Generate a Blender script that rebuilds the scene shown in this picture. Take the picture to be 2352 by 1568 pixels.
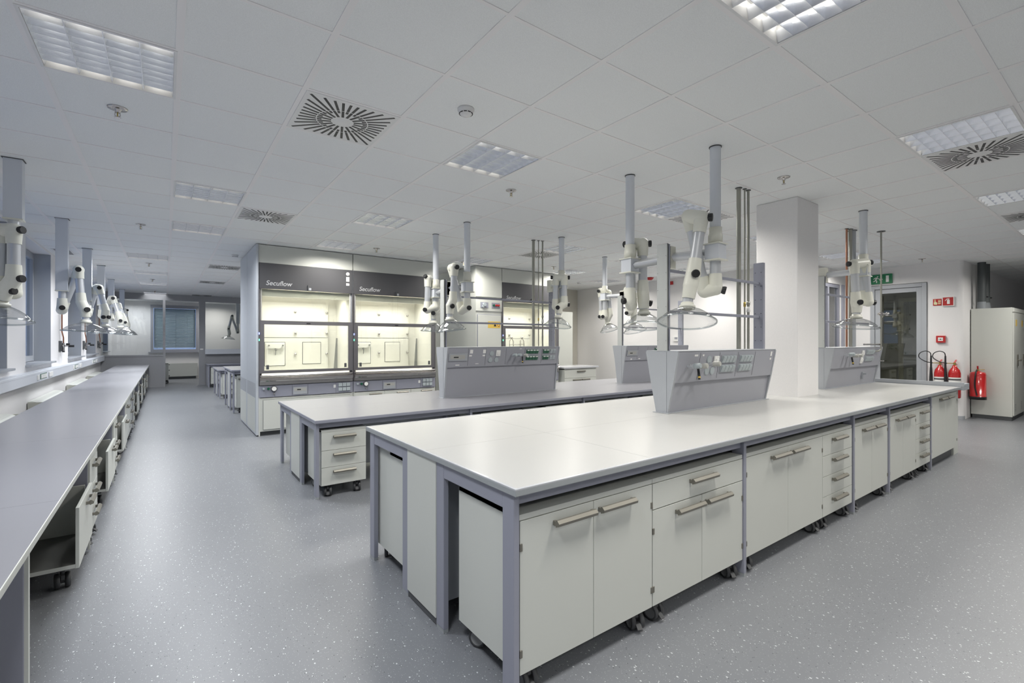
import bpy, bmesh, math, random
from mathutils import Vector, Matrix, Quaternion
random.seed(4)
PI = math.pi
R = math.radians
sc = bpy.context.scene
for o in list(bpy.data.objects): bpy.data.objects.remove(o)
C = sc.collection

# ---------------------------------------------------------------- camera
cd = bpy.data.cameras.new('camera'); cam = bpy.data.objects.new('camera', cd); C.objects.link(cam)
cam.location = (0, 0, 1.4962); cam.rotation_euler = (PI/2, 0, -0.6319)
cd.sensor_width = 36; cd.lens = 36*1088.8/2352; cd.shift_y = -1/2352; cd.clip_start = .05; cd.clip_end = 200
sc.camera = cam
# ---------------------------------------------------------------- world, exposure
wd = bpy.data.worlds.new('dusk'); sc.world = wd; wd.use_nodes = True
bg = wd.node_tree.nodes['Background']; bg.inputs[0].default_value = (.45, .60, 1, 1); bg.inputs[1].default_value = .42
sc.view_settings.view_transform = 'Standard'; sc.view_settings.look = 'None'
sc.view_settings.exposure = 0.6; sc.view_settings.gamma = 1; sc.view_settings.use_curve_mapping = False
LAMP_W = 19; LAMP_SPREAD = 135; HOOD_W = 10.5
cy = sc.cycles; cy.max_bounces = 9; cy.diffuse_bounces = 5; cy.glossy_bounces = 4; cy.transparent_max_bounces = 16
cy.caustics_reflective = False; cy.caustics_refractive = False; cy.sample_clamp_indirect = 4

def area(name, loc, sx, sy, power, color, spread, parent=None, rot=(0, 0, 0)):
    l = bpy.data.lights.new(name, 'AREA'); l.shape = 'RECTANGLE'; l.size = sx; l.size_y = sy
    l.energy = power; l.color = color; l.spread = R(spread)
    o = bpy.data.objects.new(name, l); C.objects.link(o); o.location = loc; o.rotation_euler = rot; o.parent = parent
    return o

# ---------------------------------------------------------------- materials
def mat(name, col, rough=.5, metal=0, spec=.5, emit=None, es=0, alpha=None, coat=0):
    m = bpy.data.materials.new(name); m.use_nodes = True
    b = m.node_tree.nodes['Principled BSDF']
    b.inputs['Base Color'].default_value = (*col, 1); b.inputs['Roughness'].default_value = rough
    b.inputs['Metallic'].default_value = metal; b.inputs['Specular IOR Level'].default_value = spec
    if coat: b.inputs['Coat Weight'].default_value = coat
    if emit: b.inputs['Emission Color'].default_value = (*emit, 1); b.inputs['Emission Strength'].default_value = es
    return m
def noisy(m, scale, amt, bump=0, dist=.002):
    nt = m.node_tree; b = nt.nodes['Principled BSDF']
    tc = nt.nodes.new('ShaderNodeTexCoord'); n = nt.nodes.new('ShaderNodeTexNoise'); n.inputs['Scale'].default_value = scale; n.inputs['Detail'].default_value = 3
    nt.links.new(tc.outputs['Object'], n.inputs['Vector'])
    c = b.inputs['Base Color'].default_value[:]
    r = nt.nodes.new('ShaderNodeValToRGB'); r.color_ramp.elements[0].position = .35; r.color_ramp.elements[1].position = .65
    r.color_ramp.elements[0].color = (*[max(0, v*(1-amt)) for v in c[:3]], 1); r.color_ramp.elements[1].color = (*[min(1, v*(1+amt)) for v in c[:3]], 1)
    nt.links.new(n.outputs['Fac'], r.inputs['Fac']); nt.links.new(r.outputs['Color'], b.inputs['Base Color'])
    if bump:
        bp = nt.nodes.new('ShaderNodeBump'); bp.inputs['Strength'].default_value = bump; bp.inputs['Distance'].default_value = dist
        nt.links.new(n.outputs['Fac'], bp.inputs['Height']); nt.links.new(bp.outputs['Normal'], b.inputs['Normal'])
    return m
def glass(name, tint, refl=.12, rough=.02, edge=.55, dark=.96):
    m = bpy.data.materials.new(name); m.use_nodes = True; nt = m.node_tree; nt.nodes.clear()
    out = nt.nodes.new('ShaderNodeOutputMaterial'); t = nt.nodes.new('ShaderNodeBsdfTransparent'); g = nt.nodes.new('ShaderNodeBsdfGlossy')
    mx = nt.nodes.new('ShaderNodeMixShader'); lw = nt.nodes.new('ShaderNodeLayerWeight'); mr = nt.nodes.new('ShaderNodeMapRange')
    lw.inputs['Blend'].default_value = .25; t.inputs[0].default_value = (*tint, 1); g.inputs['Roughness'].default_value = rough
    mr.inputs['To Min'].default_value = refl; mr.inputs['To Max'].default_value = edge
    cm = nt.nodes.new('ShaderNodeMix'); cm.data_type = 'RGBA'; cm.inputs[6].default_value = (*tint, 1); cm.inputs[7].default_value = (*[v*dark for v in tint], 1)
    nt.links.new(lw.outputs['Facing'], cm.inputs[0]); nt.links.new(cm.outputs[2], t.inputs[0])
    nt.links.new(lw.outputs['Facing'], mr.inputs['Value']); nt.links.new(mr.outputs[0], mx.inputs[0])
    nt.links.new(t.outputs[0], mx.inputs[1]); nt.links.new(g.outputs[0], mx.inputs[2]); nt.links.new(mx.outputs[0], out.inputs[0])
    return m
M = {}
M['wall'] = noisy(mat('wall_paint', (.80, .79, .79), .75, spec=.2), 90, .012, .15, .001)
M['tile'] = noisy(mat('ceiling_tile', (.83, .845, .845), .95, spec=.05), 260, .05, .35, .001)
M['tbar'] = mat('ceiling_rail_paint', (.84, .825, .825), .5)
M['cab'] = mat('cabinet_white', (.60, .615, .575), .38)
M['cabin'] = mat('cabinet_inside', (.50, .50, .45), .6)
M['lilac'] = mat('lilac_grey_metal', (.295, .305, .365), .38)
M['svc'] = mat('service_grey', (.38, .40, .43), .42)
M['svcd'] = mat('service_panel_grey', (.345, .353, .395), .42)
M['post'] = mat('light_grey_post', (.50, .52, .51), .4)
M['edge'] = mat('worktop_edge_grey', (.33, .35, .36), .35)
M['rim'] = mat('ceramic_rim', (.52, .53, .56), .2)
M['white_top'] = mat('ceramic_white', (.49, .49, .478), .28, spec=.5)
M['joint'] = mat('joint_grey', (.45, .45, .44), .5)
M['grey_top'] = mat('laminate_lilac_grey', (.26, .262, .287), .30, spec=.6)
M['nickel'] = mat('brushed_nickel', (.235, .225, .195), .42, metal=.6)
M['steel'] = mat('stainless_steel', (.55, .53, .52), .22, metal=1)
M['alu'] = mat('anodised_aluminium', (.62, .64, .67), .34, metal=.45)
M['dark'] = mat('black_plastic', (.012, .013, .015), .45)
M['trolley'] = mat('trolley_base_shaded', (.12, .12, .11), .5)  # shade under the bench, put into the base's colour
M['plinth'] = mat('plinth_grey', (.08, .085, .09), .55)
M['tyre'] = mat('caster_tyre', (.045, .047, .05), .5)
M['hub'] = mat('caster_hub', (.22, .225, .23), .4)
M['cream'] = mat('arm_white_plastic', (.76, .76, .68), .35)
M['duct'] = mat('duct_pale_grey', (.66, .69, .74), .4)
M['dome'] = glass('clear_acrylic', (.93, .94, .945), .10, .07, .5, .62)
M['rimglass'] = glass('acrylic_rim', (.80, .83, .84), .14, .04, .6)
M['pane'] = glass('window_glass', (.93, .95, .95), .05, .01, .5)
M['sash'] = glass('sash_glass', (.93, .94, .90), .04, .01, .4)
M['dglass'] = glass('door_glass', (.62, .64, .58), .10, .01, .5)
M['hoodgrey'] = mat('fascia_dark_grey', (.085, .085, .092), .36)
M['hoodframe'] = mat('sash_frame_grey', (.17, .165, .175), .35, metal=.3)
M['hoodside'] = mat('hood_side_grey', (.50, .53, .57), .4)
M['inner'] = mat('hood_lining', (.76, .75, .71), .35)
M['letter'] = mat('silver_lettering', (.55, .56, .57), .4)
M['green'] = mat('socket_green', (.010, .105, .052), .35)
M['flap'] = mat('socket_flap_grey', (.42, .47, .49), .4)
M['tapw'] = mat('tap_pale_grey', (.50, .50, .47), .35)
M['white'] = mat('plain_white', (.82, .82, .80), .4)
M['red'] = mat('extinguisher_red', (.46, .012, .014), .25, coat=.6)
M['signred'] = mat('sign_red', (.45, .02, .02), .4)
M['signgreen'] = mat('sign_green', (.01, .19, .075), .4)
M['yellow'] = mat('label_yellow', (.72, .50, .10), .5)
M['copper'] = mat('copper_pipe', (.42, .21, .14), .35, metal=.9)
M['brass'] = mat('brass', (.50, .38, .12), .35, metal=.9)
M['galv'] = mat('galvanised_pipe', (.36, .36, .32), .42, metal=.7)
M['louver'] = mat('mirror_louver', (.80, .82, .86), .26, metal=1)
M['tube'] = mat('fluorescent_tube', (.9, .9, .9), .3, emit=(1, .97, .9), es=5)
M['lampwhite'] = mat('lamp_housing_white', (.75, .75, .75), .4)
M['hoodlamp'] = mat('hood_light_tube', (.9, .9, .9), .3, emit=(1, .94, .82), es=6)
M['blue'] = mat('led_blue', (.1, .1, .9), .3, emit=(.15, .2, 1), es=5)
M['gled'] = mat('led_green', (.1, .8, .3), .3, emit=(.1, 1, .4), es=3)
M['part'] = mat('partition_grey', (.34, .345, .36), .5)
M['blind'] = mat('blind_slat', (.52, .62, .68), .45)
M['pvc'] = mat('dark_grey_pvc', (.07, .08, .083), .5)
M['pvcl'] = mat('grey_pvc_sleeve', (.24, .26, .28), .5)
M['beige'] = mat('beige_wall', (.55, .53, .47), .8)
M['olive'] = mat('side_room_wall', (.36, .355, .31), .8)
M['lcd'] = mat('grey_label', (.42, .42, .40), .5)
M['handsign'] = mat('sign_pale_yellow', (.72, .70, .42), .5)
# speckled vinyl floor
def floor_mat():
    m = mat('speckled_vinyl', (.195, .205, .22), .36, spec=.45); nt = m.node_tree; b = nt.nodes['Principled BSDF']
    tc = nt.nodes.new('ShaderNodeTexCoord'); L = nt.links.new
    n = nt.nodes.new('ShaderNodeTexNoise'); n.inputs['Scale'].default_value = 2.2; L(tc.outputs['Object'], n.inputs['Vector'])
    r0 = nt.nodes.new('ShaderNodeValToRGB'); r0.color_ramp.elements[0].color = (.183, .192, .208, 1); r0.color_ramp.elements[1].color = (.197, .206, .222, 1)
    L(n.outputs['Fac'], r0.inputs['Fac']); col = r0.outputs['Color']
    for scale, thr, rad, c in ((135, .945, .26, (.72, .74, .76, 1)), (85, .97, .32, (.56, .58, .60, 1)), (120, .96, .28, (.07, .075, .09, 1)), (260, .90, .36, (.34, .355, .375, 1))):
        v = nt.nodes.new('ShaderNodeTexVoronoi'); v.inputs['Scale'].default_value = scale
        mp = nt.nodes.new('ShaderNodeMapping'); mp.inputs['Location'].default_value = (scale*.37, scale*.11, 0); mp.inputs['Scale'].default_value = (1, .7, 1)
        L(tc.outputs['Object'], mp.inputs['Vector']); L(mp.outputs[0], v.inputs['Vector'])
        s = nt.nodes.new('ShaderNodeSeparateColor'); L(v.outputs['Color'], s.inputs[0])
        g = nt.nodes.new('ShaderNodeMath'); g.operation = 'GREATER_THAN'; g.inputs[1].default_value = thr; L(s.outputs[0], g.inputs[0])
        d = nt.nodes.new('ShaderNodeMath'); d.operation = 'LESS_THAN'; d.inputs[1].default_value = rad; L(v.outputs['Distance'], d.inputs[0])
        mu = nt.nodes.new('ShaderNodeMath'); mu.operation = 'MULTIPLY'; L(g.outputs[0], mu.inputs[0]); L(d.outputs[0], mu.inputs[1])
        mx = nt.nodes.new('ShaderNodeMix'); mx.data_type = 'RGBA'; L(mu.outputs[0], mx.inputs[0]); L(col, mx.inputs[6]); mx.inputs[7].default_value = c
        col = mx.outputs[2]
    L(col, b.inputs['Base Color'])
    return m
M['floor'] = floor_mat()

# ---------------------------------------------------------------- mesh helpers
class MB:
    """collects shapes; build() links them as ONE mesh object"""
    def __init__(s): s.v = []; s.f = []; s.m = []; s.sm = []
    def add(s, v, f, mi=0, smooth=False):
        n = len(s.v); s.v += [tuple(p) for p in v]; s.f += [tuple(i+n for i in q) for q in f]; s.m += [mi]*len(f); s.sm += [smooth]*len(f)
        return s
    def box(s, x0, x1, y0, y1, z0, z1, mi=0, b=0):
        if x0 > x1: x0, x1 = x1, x0
        if y0 > y1: y0, y1 = y1, y0
        if z0 > z1: z0, z1 = z1, z0
        if b:
            v = []; d = min(b, (x1-x0)*.45, (y1-y0)*.45, (z1-z0)*.45)
            bm = bmesh.new(); bmesh.ops.create_cube(bm, size=1)
            for w in bm.verts: w.co = Vector(((x0+x1)/2+w.co.x*(x1-x0), (y0+y1)/2+w.co.y*(y1-y0), (z0+z1)/2+w.co.z*(z1-z0)))
            bmesh.ops.bevel(bm, geom=bm.edges[:], offset=d, segments=2, affect='EDGES', profile=.6)
            bm.verts.index_update(); s.add([w.co for w in bm.verts], [[w.index for w in f.verts] for f in bm.faces], mi); bm.free()
            return s
        return s.add([(x0,y0,z0),(x1,y0,z0),(x1,y1,z0),(x0,y1,z0),(x0,y0,z1),(x1,y0,z1),(x1,y1,z1),(x0,y1,z1)],
                     [(0,3,2,1),(4,5,6,7),(0,1,5,4),(1,2,6,5),(2,3,7,6),(3,0,4,7)], mi)
    def cone(s, a, b, r0, r1, n=20, mi=0, caps=True):
        a = Vector(a); b = Vector(b); d = (b-a).normalized(); q = d.to_track_quat('Z', 'Y')
        v = []
        for p, r in ((a, r0), (b, r1)):
            for i in range(n):
                t = 2*PI*i/n; v.append(p + q @ Vector((r*math.cos(t), r*math.sin(t), 0)))
        s.add(v, [(i, (i+1) % n, n+(i+1) % n, n+i) for i in range(n)], mi, True)
        if caps: s.add(v, [tuple(range(n))[::-1], tuple(range(n, 2*n))], mi)
        return s
    def cyl(s, a, b, r, n=20, mi=0, caps=True): return s.cone(a, b, r, r, n, mi, caps)
    def sphere(s, c, r, n=16, mi=0, sc=(1, 1, 1)):
        v = []; f = []; k = n//2
        for j in range(k+1):
            p = PI*j/k
            for i in range(n):
                t = 2*PI*i/n; v.append((c[0]+sc[0]*r*math.sin(p)*math.cos(t), c[1]+sc[1]*r*math.sin(p)*math.sin(t), c[2]+sc[2]*r*math.cos(p)))
        for j in range(k):
            for i in range(n): f.append((j*n+i, (j+1)*n+i, (j+1)*n+(i+1) % n, j*n+(i+1) % n))
        return s.add(v, f, mi, True)
    def lathe(s, prof, c=(0, 0, 0), n=32, mi=0, axis=None):
        q = Vector(axis).normalized().to_track_quat('Z', 'Y') if axis else Quaternion()
        v = []; f = []
        for r, z in prof:
            for i in range(n):
                t = 2*PI*i/n; v.append(Vector(c) + q @ Vector((r*math.cos(t), r*math.sin(t), z)))
        for j in range(len(prof)-1):
            for i in range(n): f.append((j*n+i, j*n+(i+1) % n, (j+1)*n+(i+1) % n, (j+1)*n+i))
        return s.add(v, f, mi, True)
    def tube(s, pts, r, n=12, mi=0, sub=0):
        P = [Vector(p) for p in pts]
        if sub:
            Q = []
            for i in range(len(P)-1):
                a = P[max(i-1, 0)]; b = P[i]; c = P[i+1]; d = P[min(i+2, len(P)-1)]
                for k in range(sub):
                    t = k/sub; Q.append(.5*((2*b)+(-a+c)*t+(2*a-5*b+4*c-d)*t*t+(-a+3*b-3*c+d)*t**3))
            P = Q+[P[-1]]
        v = []; q = None
        for i, p in enumerate(P):
            d = (P[min(i+1, len(P)-1)]-P[max(i-1, 0)]).normalized()
            q = d.to_track_quat('Z', 'Y') if q is None else (q.to_matrix().to_3x3().col[2].rotation_difference(d) @ q)
            for k in range(n):
                t = 2*PI*k/n; v.append(p + q @ Vector((r*math.cos(t), r*math.sin(t), 0)))
        f = [(i*n+k, i*n+(k+1) % n, (i+1)*n+(k+1) % n, (i+1)*n+k) for i in range(len(P)-1) for k in range(n)]
        s.add(v, f, mi, True); s.add(v, [tuple(range(n))[::-1], tuple(range((len(P)-1)*n, len(P)*n))], mi)
        return s
    def prism(s, poly, a, b, axis='x', mi=0):
        """poly of 2D points extruded along axis from a to b; (y,z) for x, (x,z) for y, (x,y) for z"""
        def P(p, t): return {'x': (t, p[0], p[1]), 'y': (p[0], t, p[1]), 'z': (p[0], p[1], t)}[axis]
        n = len(poly); v = [P(p, a) for p in poly]+[P(p, b) for p in poly]
        return s.add(v, [tuple(range(n))[::-1], tuple(range(n, 2*n))]+[(i, (i+1) % n, n+(i+1) % n, n+i) for i in range(n)], mi)
    def mesh(s, name, mats):
        me = bpy.data.meshes.new(name); me.from_pydata(s.v, [], s.f)
        for m in (mats if isinstance(mats, (list, tuple)) else [mats]): me.materials.append(M[m])
        me.polygons.foreach_set('material_index', s.m); me.polygons.foreach_set('use_smooth', s.sm); me.update()
        bm = bmesh.new(); bm.from_mesh(me); bmesh.ops.recalc_face_normals(bm, faces=bm.faces); bm.to_mesh(me); bm.free()
        return me
    def build(s, name, mats, parent=None, loc=(0, 0, 0), rot=0): return link(name, s.mesh(name, mats), parent, loc, rot)
def link(name, me, parent=None, loc=(0, 0, 0), rot=0):
    o = bpy.data.objects.new(name, me); C.objects.link(o); o.parent = parent; o.location = loc
    o.rotation_euler = (0, 0, rot) if not isinstance(rot, tuple) else rot
    return o
CACHE = {}
def cached(key, name, fn, mats, parent, loc=(0, 0, 0), rot=0):
    if key not in CACHE: CACHE[key] = fn().mesh(name, mats)
    return link(name, CACHE[key], parent, loc, rot)
def tag(o, label, cat, group=None, kind=None):
    if label: o['label'] = label
    if cat: o['category'] = cat
    if group: o['group'] = group
    if kind: o['kind'] = kind
    return o
def thing(name, label, cat, loc=(0, 0, 0), rot=0, group=None):
    o = bpy.data.objects.new(name, None); C.objects.link(o); o.location = loc; o.rotation_euler = (0, 0, rot); o.empty_display_size = .05
    return tag(o, label, cat, group)
def struct(o): o['kind'] = 'structure'; return o
def copy_tree(o, parent=None):
    c = o.copy(); C.objects.link(c); c.parent = parent
    for ch in list(o.children): copy_tree(ch, c)
    return c

H = 3.03
# ---------------------------------------------------------------- room shell
struct(MB().box(-2.0, 21, -4.2, 23.6, -.1, 0).build('floor', 'floor'))
GX, GY, G = -.5634, .5565, .625
LAMPS = [(0,4),(1,8),(1,11),(4,4),(4,0),(8,0),(8,4),(4,8),(9,8),(4,11),(8,11),(12,0),(12,4),(12,8),(12,11),(16,0),(16,4),(18,4),(15,8),(15,12),(12,15),(0,16),(0,20),(0,24),(0,29),  # includes one unseen corridor lamp, added to brighten the far wall
         (12,-4),(8,-4),(4,-4),(0,-4),(0,0),(16,-4),(20,0),(7,15),(7,20),(3,34),(-1,34)]
VENTS = [(2,4),(2,9),(9,4),(9,9),(9,0),(14,0),(2,17),(2,22),(2,29)]
def build_ceiling():
    b = MB(); used = set(LAMPS+VENTS)
    i0, i1, j0, j1 = -3, 34, -8, 37
    for j in range(j0, j1):
        i = i0
        while i < i1:
            if (i, j) in used: i += 1; continue
            k = i
            while k < i1 and (k, j) not in used: k += 1
            b.box(GX+G*i, GX+G*k, GY+G*j, GY+G*(j+1), H, H+.02); i = k
    # visible metal rails, slightly proud of the tiles
    for i in range(i0, i1+1):
        w = .017; b.box(GX+G*i-w, GX+G*i+w, GY+G*j0, GY+G*j1, H-.004, H, 1)
    for j in range(j0, j1+1):
        w = .019 if j in (0, 1) else .010; b.box(GX+G*i0, GX+G*i1, GY+G*j-w, GY+G*j+w, H-.0035, H, 1)
    b.box(-2.2, 21, -4.4, 23.6, H+.16, H+.2)
    return struct(b.build('ceiling', ['tile', 'tbar']))
build_ceiling()

def wall_x(name, x0, x1, y0, y1, holes, m='wall', z1=H+.02):
    """slab between x0..x1 running along y; holes = (ya, yb, za, zb)"""
    b = MB(); ys = y0
    for ya, yb, za, zb in sorted(holes):
        if ya > ys: b.box(x0, x1, ys, ya, 0, z1)
        if za > 0: b.box(x0, x1, ya, yb, 0, za)
        if zb < z1: b.box(x0, x1, ya, yb, zb, z1)
        ys = yb
    if ys < y1: b.box(x0, x1, ys, y1, 0, z1)
    return struct(b.build(name, m))
def wall_y(name, y0, y1, x0, x1, holes, m='wall', z1=H+.02):
    b = MB(); xs = x0
    for xa, xb, za, zb in sorted(holes):
        if xa > xs: b.box(xs, xa, y0, y1, 0, z1)
        if za > 0: b.box(xa, xb, y0, y1, 0, za)
        if zb < z1: b.box(xa, xb, y0, y1, zb, z1)
        xs = xb
    if xs < x1: b.box(xs, x1, y0, y1, 0, z1)
    return struct(b.build(name, m))
WIN = [(3.1, 4.95), (6.7, 8.56), (9.53, 11.38), (13.17, 15.1), (15.96, 18.0), (19.9, 21.6)]
wall_x('wall_left', -1.9, -1.6, -4.2, 23.2, [(a, b, 1.12, 2.99) for a, b in WIN])
for n, (a, b) in enumerate(WIN):
    w = MB()      # jambs lining the recess, grey
    w.box(-1.88, -1.603, b-.012, b+.0, 1.15, 2.985); w.box(-1.88, -1.603, a, a+.012, 1.15, 2.985)
    w = struct(w.build('window_%d' % (n+1), 'svc'))
    f = MB()
    for y0, y1, z0, z1 in ((a+.013, a+.08, 1.16, 2.98), (b-.09, b-.013, 1.16, 2.98), (a+.08, b-.09, 1.16, 1.25), (a+.08, b-.09, 2.88, 2.98), ((a+b)/2-.04, (a+b)/2+.04, 1.25, 2.88)):
        f.box(-1.88, -1.81, y0, y1, z0, z1)
    f.build('window_frame', 'svc', w)
    MB().box(-1.85, -1.845, a+.05, b-.06, 1.2, 2.93).build('pane', 'pane', w)
    MB().box(-1.86, -1.535, a-.03, b+.05, 1.122, 1.152, b=.006).build('window_sill', 'svc', w)
wall_y('wall_back', 23.0, 23.3, -1.9, 6.0, [(-.45, 1.10, 1.08, 2.90)])
wall_y('wall_behind', 10.385, 10.5, 4.6, 10.2, [], 'beige')
wall_x('wall_storage', 4.5, 4.6, 10.3, 23.2, [])
wall_x('wall_far', 10.05, 10.2, 4.1, 10.38, [])
wall_y('wall_corner', 4.1, 4.22, 10.05, 12.3, [(10.75, 11.85, .95, 2.72)])
wall_x('wall_door', 12.2, 12.4, 2.29, 4.22, [(2.72, 3.66, 0, 2.67)])
struct(MB().cyl((12.29, 2.29, 0), (12.29, 2.29, H+.02), .09, 48).build('trim_1', 'wall'))
wall_y('wall_recess', 2.2, 2.29, 12.29, 21, [])
wall_x('wall_right', 20.6, 20.8, -4.2, 2.3, [])
wall_y('wall_front', -4.2, -4.05, -1.9, 21, [])
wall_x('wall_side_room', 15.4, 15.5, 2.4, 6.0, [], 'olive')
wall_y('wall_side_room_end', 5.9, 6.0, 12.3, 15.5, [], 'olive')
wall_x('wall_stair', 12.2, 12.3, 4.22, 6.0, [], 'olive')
struct(MB().box(12.187, 12.199, 2.29, 2.7, 0, .07).cyl((12.29, 2.29, 0), (12.29, 2.29, .07), .102, 48).build('baseboard_right', 'svc'))
struct(MB().box(10.036, 10.048, 4.1, 10.38, 0, .07).build('baseboard_far', 'svc'))
struct(MB().box(5.405, 5.925, 2.262, 2.70, 0, H, b=.012).build('column', 'wall'))
# window in the corner wall, dark blue outside
w = MB()
for x0, x1, z0, z1 in ((10.76, 10.83, .96, 2.71), (11.77, 11.84, .96, 2.71), (10.83, 11.77, .96, 1.03), (10.83, 11.77, 2.64, 2.71), (11.22, 11.29, 1.03, 2.64)): w.box(x0, x1, 4.11, 4.18, z0, z1)
w = struct(w.build('window_7', 'lilac')); MB().box(10.80, 11.8, 4.14, 4.146, 1.0, 2.68).build('pane', 'pane', w)
MB().box(11.90, 12.02, 4.07, 4.099, .95, 2.72).build('window_casing', 'lilac', w)

# glazed door
d = MB()
for y0, y1, z0, z1 in ((2.725, 2.80, 0, 2.66), (3.58, 3.655, 0, 2.66), (2.80, 3.58, 2.585, 2.66)): d.box(12.17, 12.30, y0, y1, z0, z1, b=.004)
d = struct(d.build('door_1', 'svc'))
l = MB()
for y0, y1, z0, z1 in ((2.805, 2.89, .01, 2.58), (3.49, 3.575, .01, 2.58), (2.89, 3.49, 2.49, 2.58), (2.89, 3.49, .01, .13)): l.box(12.20, 12.26, y0, y1, z0, z1, b=.003)
l.build('door_leaf', 'svc', d); MB().box(12.225, 12.233, 2.88, 3.50, .12, 2.50).build('pane', 'dglass', d)
MB().cyl((12.14, 3.53, 1.08), (12.20, 3.53, 1.08), .011).tube([(12.14, 3.53, 1.08), (12.14, 3.40, 1.08)], .010).build('door_handle', 'steel', d)

# glass partition across the back of the room
PY = 19.2
w = MB().box(-1.6, 4.5, PY, PY+.12, 2.83, H).box(-1.6, -.055, PY+.02, PY+.1, 0, 1.02).box(-.055, .012, PY, PY+.12, 0, 2.83)
w.box(.93, 1.11, PY, PY+.12, 0, 2.83).box(1.11, 4.5, PY+.02, PY+.1, 0, 1.0).box(-1.6, -.055, PY, PY+.12, 1.0, 1.05).box(1.11, 4.5, PY, PY+.12, 1.0, 1.05)
w = struct(w.build('wall_partition', 'part'))
MB().box(-1.58, -.055, PY+.055, PY+.062, 1.05, 2.83).build('pane', 'pane', w)
MB().box(1.11, 4.48, PY+.055, PY+.062, 1.05, 2.83).build('pane', 'pane', w)
MB().box(.96, 1.05, PY-.006, PY, 1.20, 1.24).build('door_plate', 'white', w)
# window with blinds in the back wall
w = MB()
for x0, x1, z0, z1 in ((-.45, -.36, 1.08, 2.90), (1.01, 1.10, 1.08, 2.90), (-.36, 1.01, 1.08, 1.17), (-.36, 1.01, 2.78, 2.90)): w.box(x0, x1, 22.96, 23.06, z0, z1)
w = struct(w.build('window_8', 'svcd'))
MB().box(-.40, 1.05, 23.03, 23.035, 1.1, 2.85).build('pane', 'pane', w)
MB().box(-.52, 1.17, 22.90, 23.02, 1.04, 1.078).build('window_sill', 'svcd', w)
b = MB()
for k in range(26):
    z = 1.24+k*.059; b.prism([(23.05, z-.004), (23.075, z+.054), (23.078, z+.052), (23.053, z-.007)], -.34, 1.0)
for x in (-.25, .35, .93): b.box(x-.006, x+.006, 23.05, 23.06, 1.2, 2.78)
tag(b.build('venetian_blind', 'blind'), 'pale blue slatted blind in the window beyond the glass partition', 'blind')

# ---------------------------------------------------------------- ceiling fittings
def lamp_mesh():
    h = .305; f = MB()
    for x0, x1, y0, y1 in ((-h, h, -h, -h+.014), (-h, h, h-.014, h), (-h, -h+.014, -h+.014, h-.014), (h-.014, h, -h+.014, h-.014)): f.box(x0, x1, y0, y1, -.008, .085)
    f.box(-h, h, -h, h, .085, .09)
    lv = MB(); hh = h-.015
    for i in range(5):
        x = -hh+2*hh*i/4; t = .019
        pts = [(x-t, .052), (x-t*.55, .025), (x-.0015, -.004), (x+.0015, -.004), (x+t*.55, .025), (x+t, .052)]
        if i == 0: pts = [(x, .052), (x, -.004), (x+.0015, -.004), (x+t*.55, .025), (x+t, .052)]
        if i == 4: pts = [(x-t, .052), (x-t*.55, .025), (x-.0015, -.004), (x, -.004), (x, .052)]
        lv.prism(pts, -hh, hh, 'y')
    for j in range(1, 8):
        y = -hh+2*hh*j/8; t = .009
        for i in range(4):
            xa = -hh+2*hh*i/4; lv.prism([(y-t, .048), (y-.001, -.003), (y+.001, -.003), (y+t, .048)], xa+.004, xa+2*hh/4-.004, 'x')
    tb = MB()
    for x in (-.2175, -.0725, .0725, .2175): tb.cyl((x, -.27, .066), (x, .27, .066), .013, 10)
    return f, lv, tb
fm, lm, tm = lamp_mesh(); CACHE['lf'] = fm.mesh('housing', 'lampwhite'); CACHE['ll'] = lm.mesh('louver', 'louver'); CACHE['lt'] = tm.mesh('tube', 'tube')
LN = {(0,4): 'square mirror louvre ceiling light at the top left corner above the long grey bench', (1,8): 'mirror louvre ceiling light left of the second swirl vent, nearer of two', (1,11): 'mirror louvre ceiling light left of the aisle, farther one past the second swirl vent',
 (4,4): 'mirror louvre ceiling light next to the smoke detector in mid ceiling', (4,0): 'bright louvre ceiling light cut off by the top edge', (8,0): 'mirror louvre ceiling light touching the swirl vent at upper right', (8,4): 'mirror louvre ceiling light beside the swirl vent behind the tall white pipe',
 (4,8): 'mirror louvre ceiling light above the first fume cupboard, nearer one', (9,8): 'louvre ceiling light behind the three thin pipes over the second island', (4,11): 'louvre ceiling light right in front of the fume cupboard top', (8,11): 'louvre ceiling light over the gap between the fume cupboards',
 (12,0): 'louvre ceiling light at the right edge beyond the first right-hand vent', (12,4): 'louvre ceiling light hidden mostly by the white column', (12,8): 'louvre ceiling light behind the post of the front island', (12,11): 'distant louvre ceiling light right of the third fume cupboard', (16,0): 'farthest louvre ceiling light at the right edge',
 (16,4): 'louvre ceiling light just right of the column', (18,4): 'louvre ceiling light in front of the exit sign wall', (15,8): 'small distant louvre ceiling light near the red alarm lamp', (0,16): 'far left louvre ceiling light, first beyond the duct row', (0,20): 'far left louvre ceiling light, second of the receding row', (0,24): 'far left louvre ceiling light, third of the receding row', (0,29): 'louvre ceiling light nearest to the glass partition'}
for (i, j) in LAMPS:
    x, y = GX+G*(i+.5), GY+G*(j+.5)
    if y > 23: continue
    t = thing('ceiling_light', LN.get((i, j), 'square louvre ceiling light outside the view'), 'ceiling light', (x, y, H), 0, 'louvre ceiling lights')
    link('housing', CACHE['lf'], t); link('louver', CACHE['ll'], t); link('tube', CACHE['lt'], t)
    k = 1.0
    cut = LAMP_SPREAD if j == 29 else min(158, max(LAMP_SPREAD, 2*math.degrees(math.atan(math.hypot(x, y)/1.53))-3)); k = .75 if y > 19.3 else .15 if j == 29 else 2.2 if (i < 3 and j > 12) else 1.25 if (i < 3 and j > 7) else 1.0
    area('lamp_light', (0, 0, -.012), .56, .56, LAMP_W*k, (1, .965, .90) if i > 1 else (.95, .97, 1), cut, t)
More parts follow.
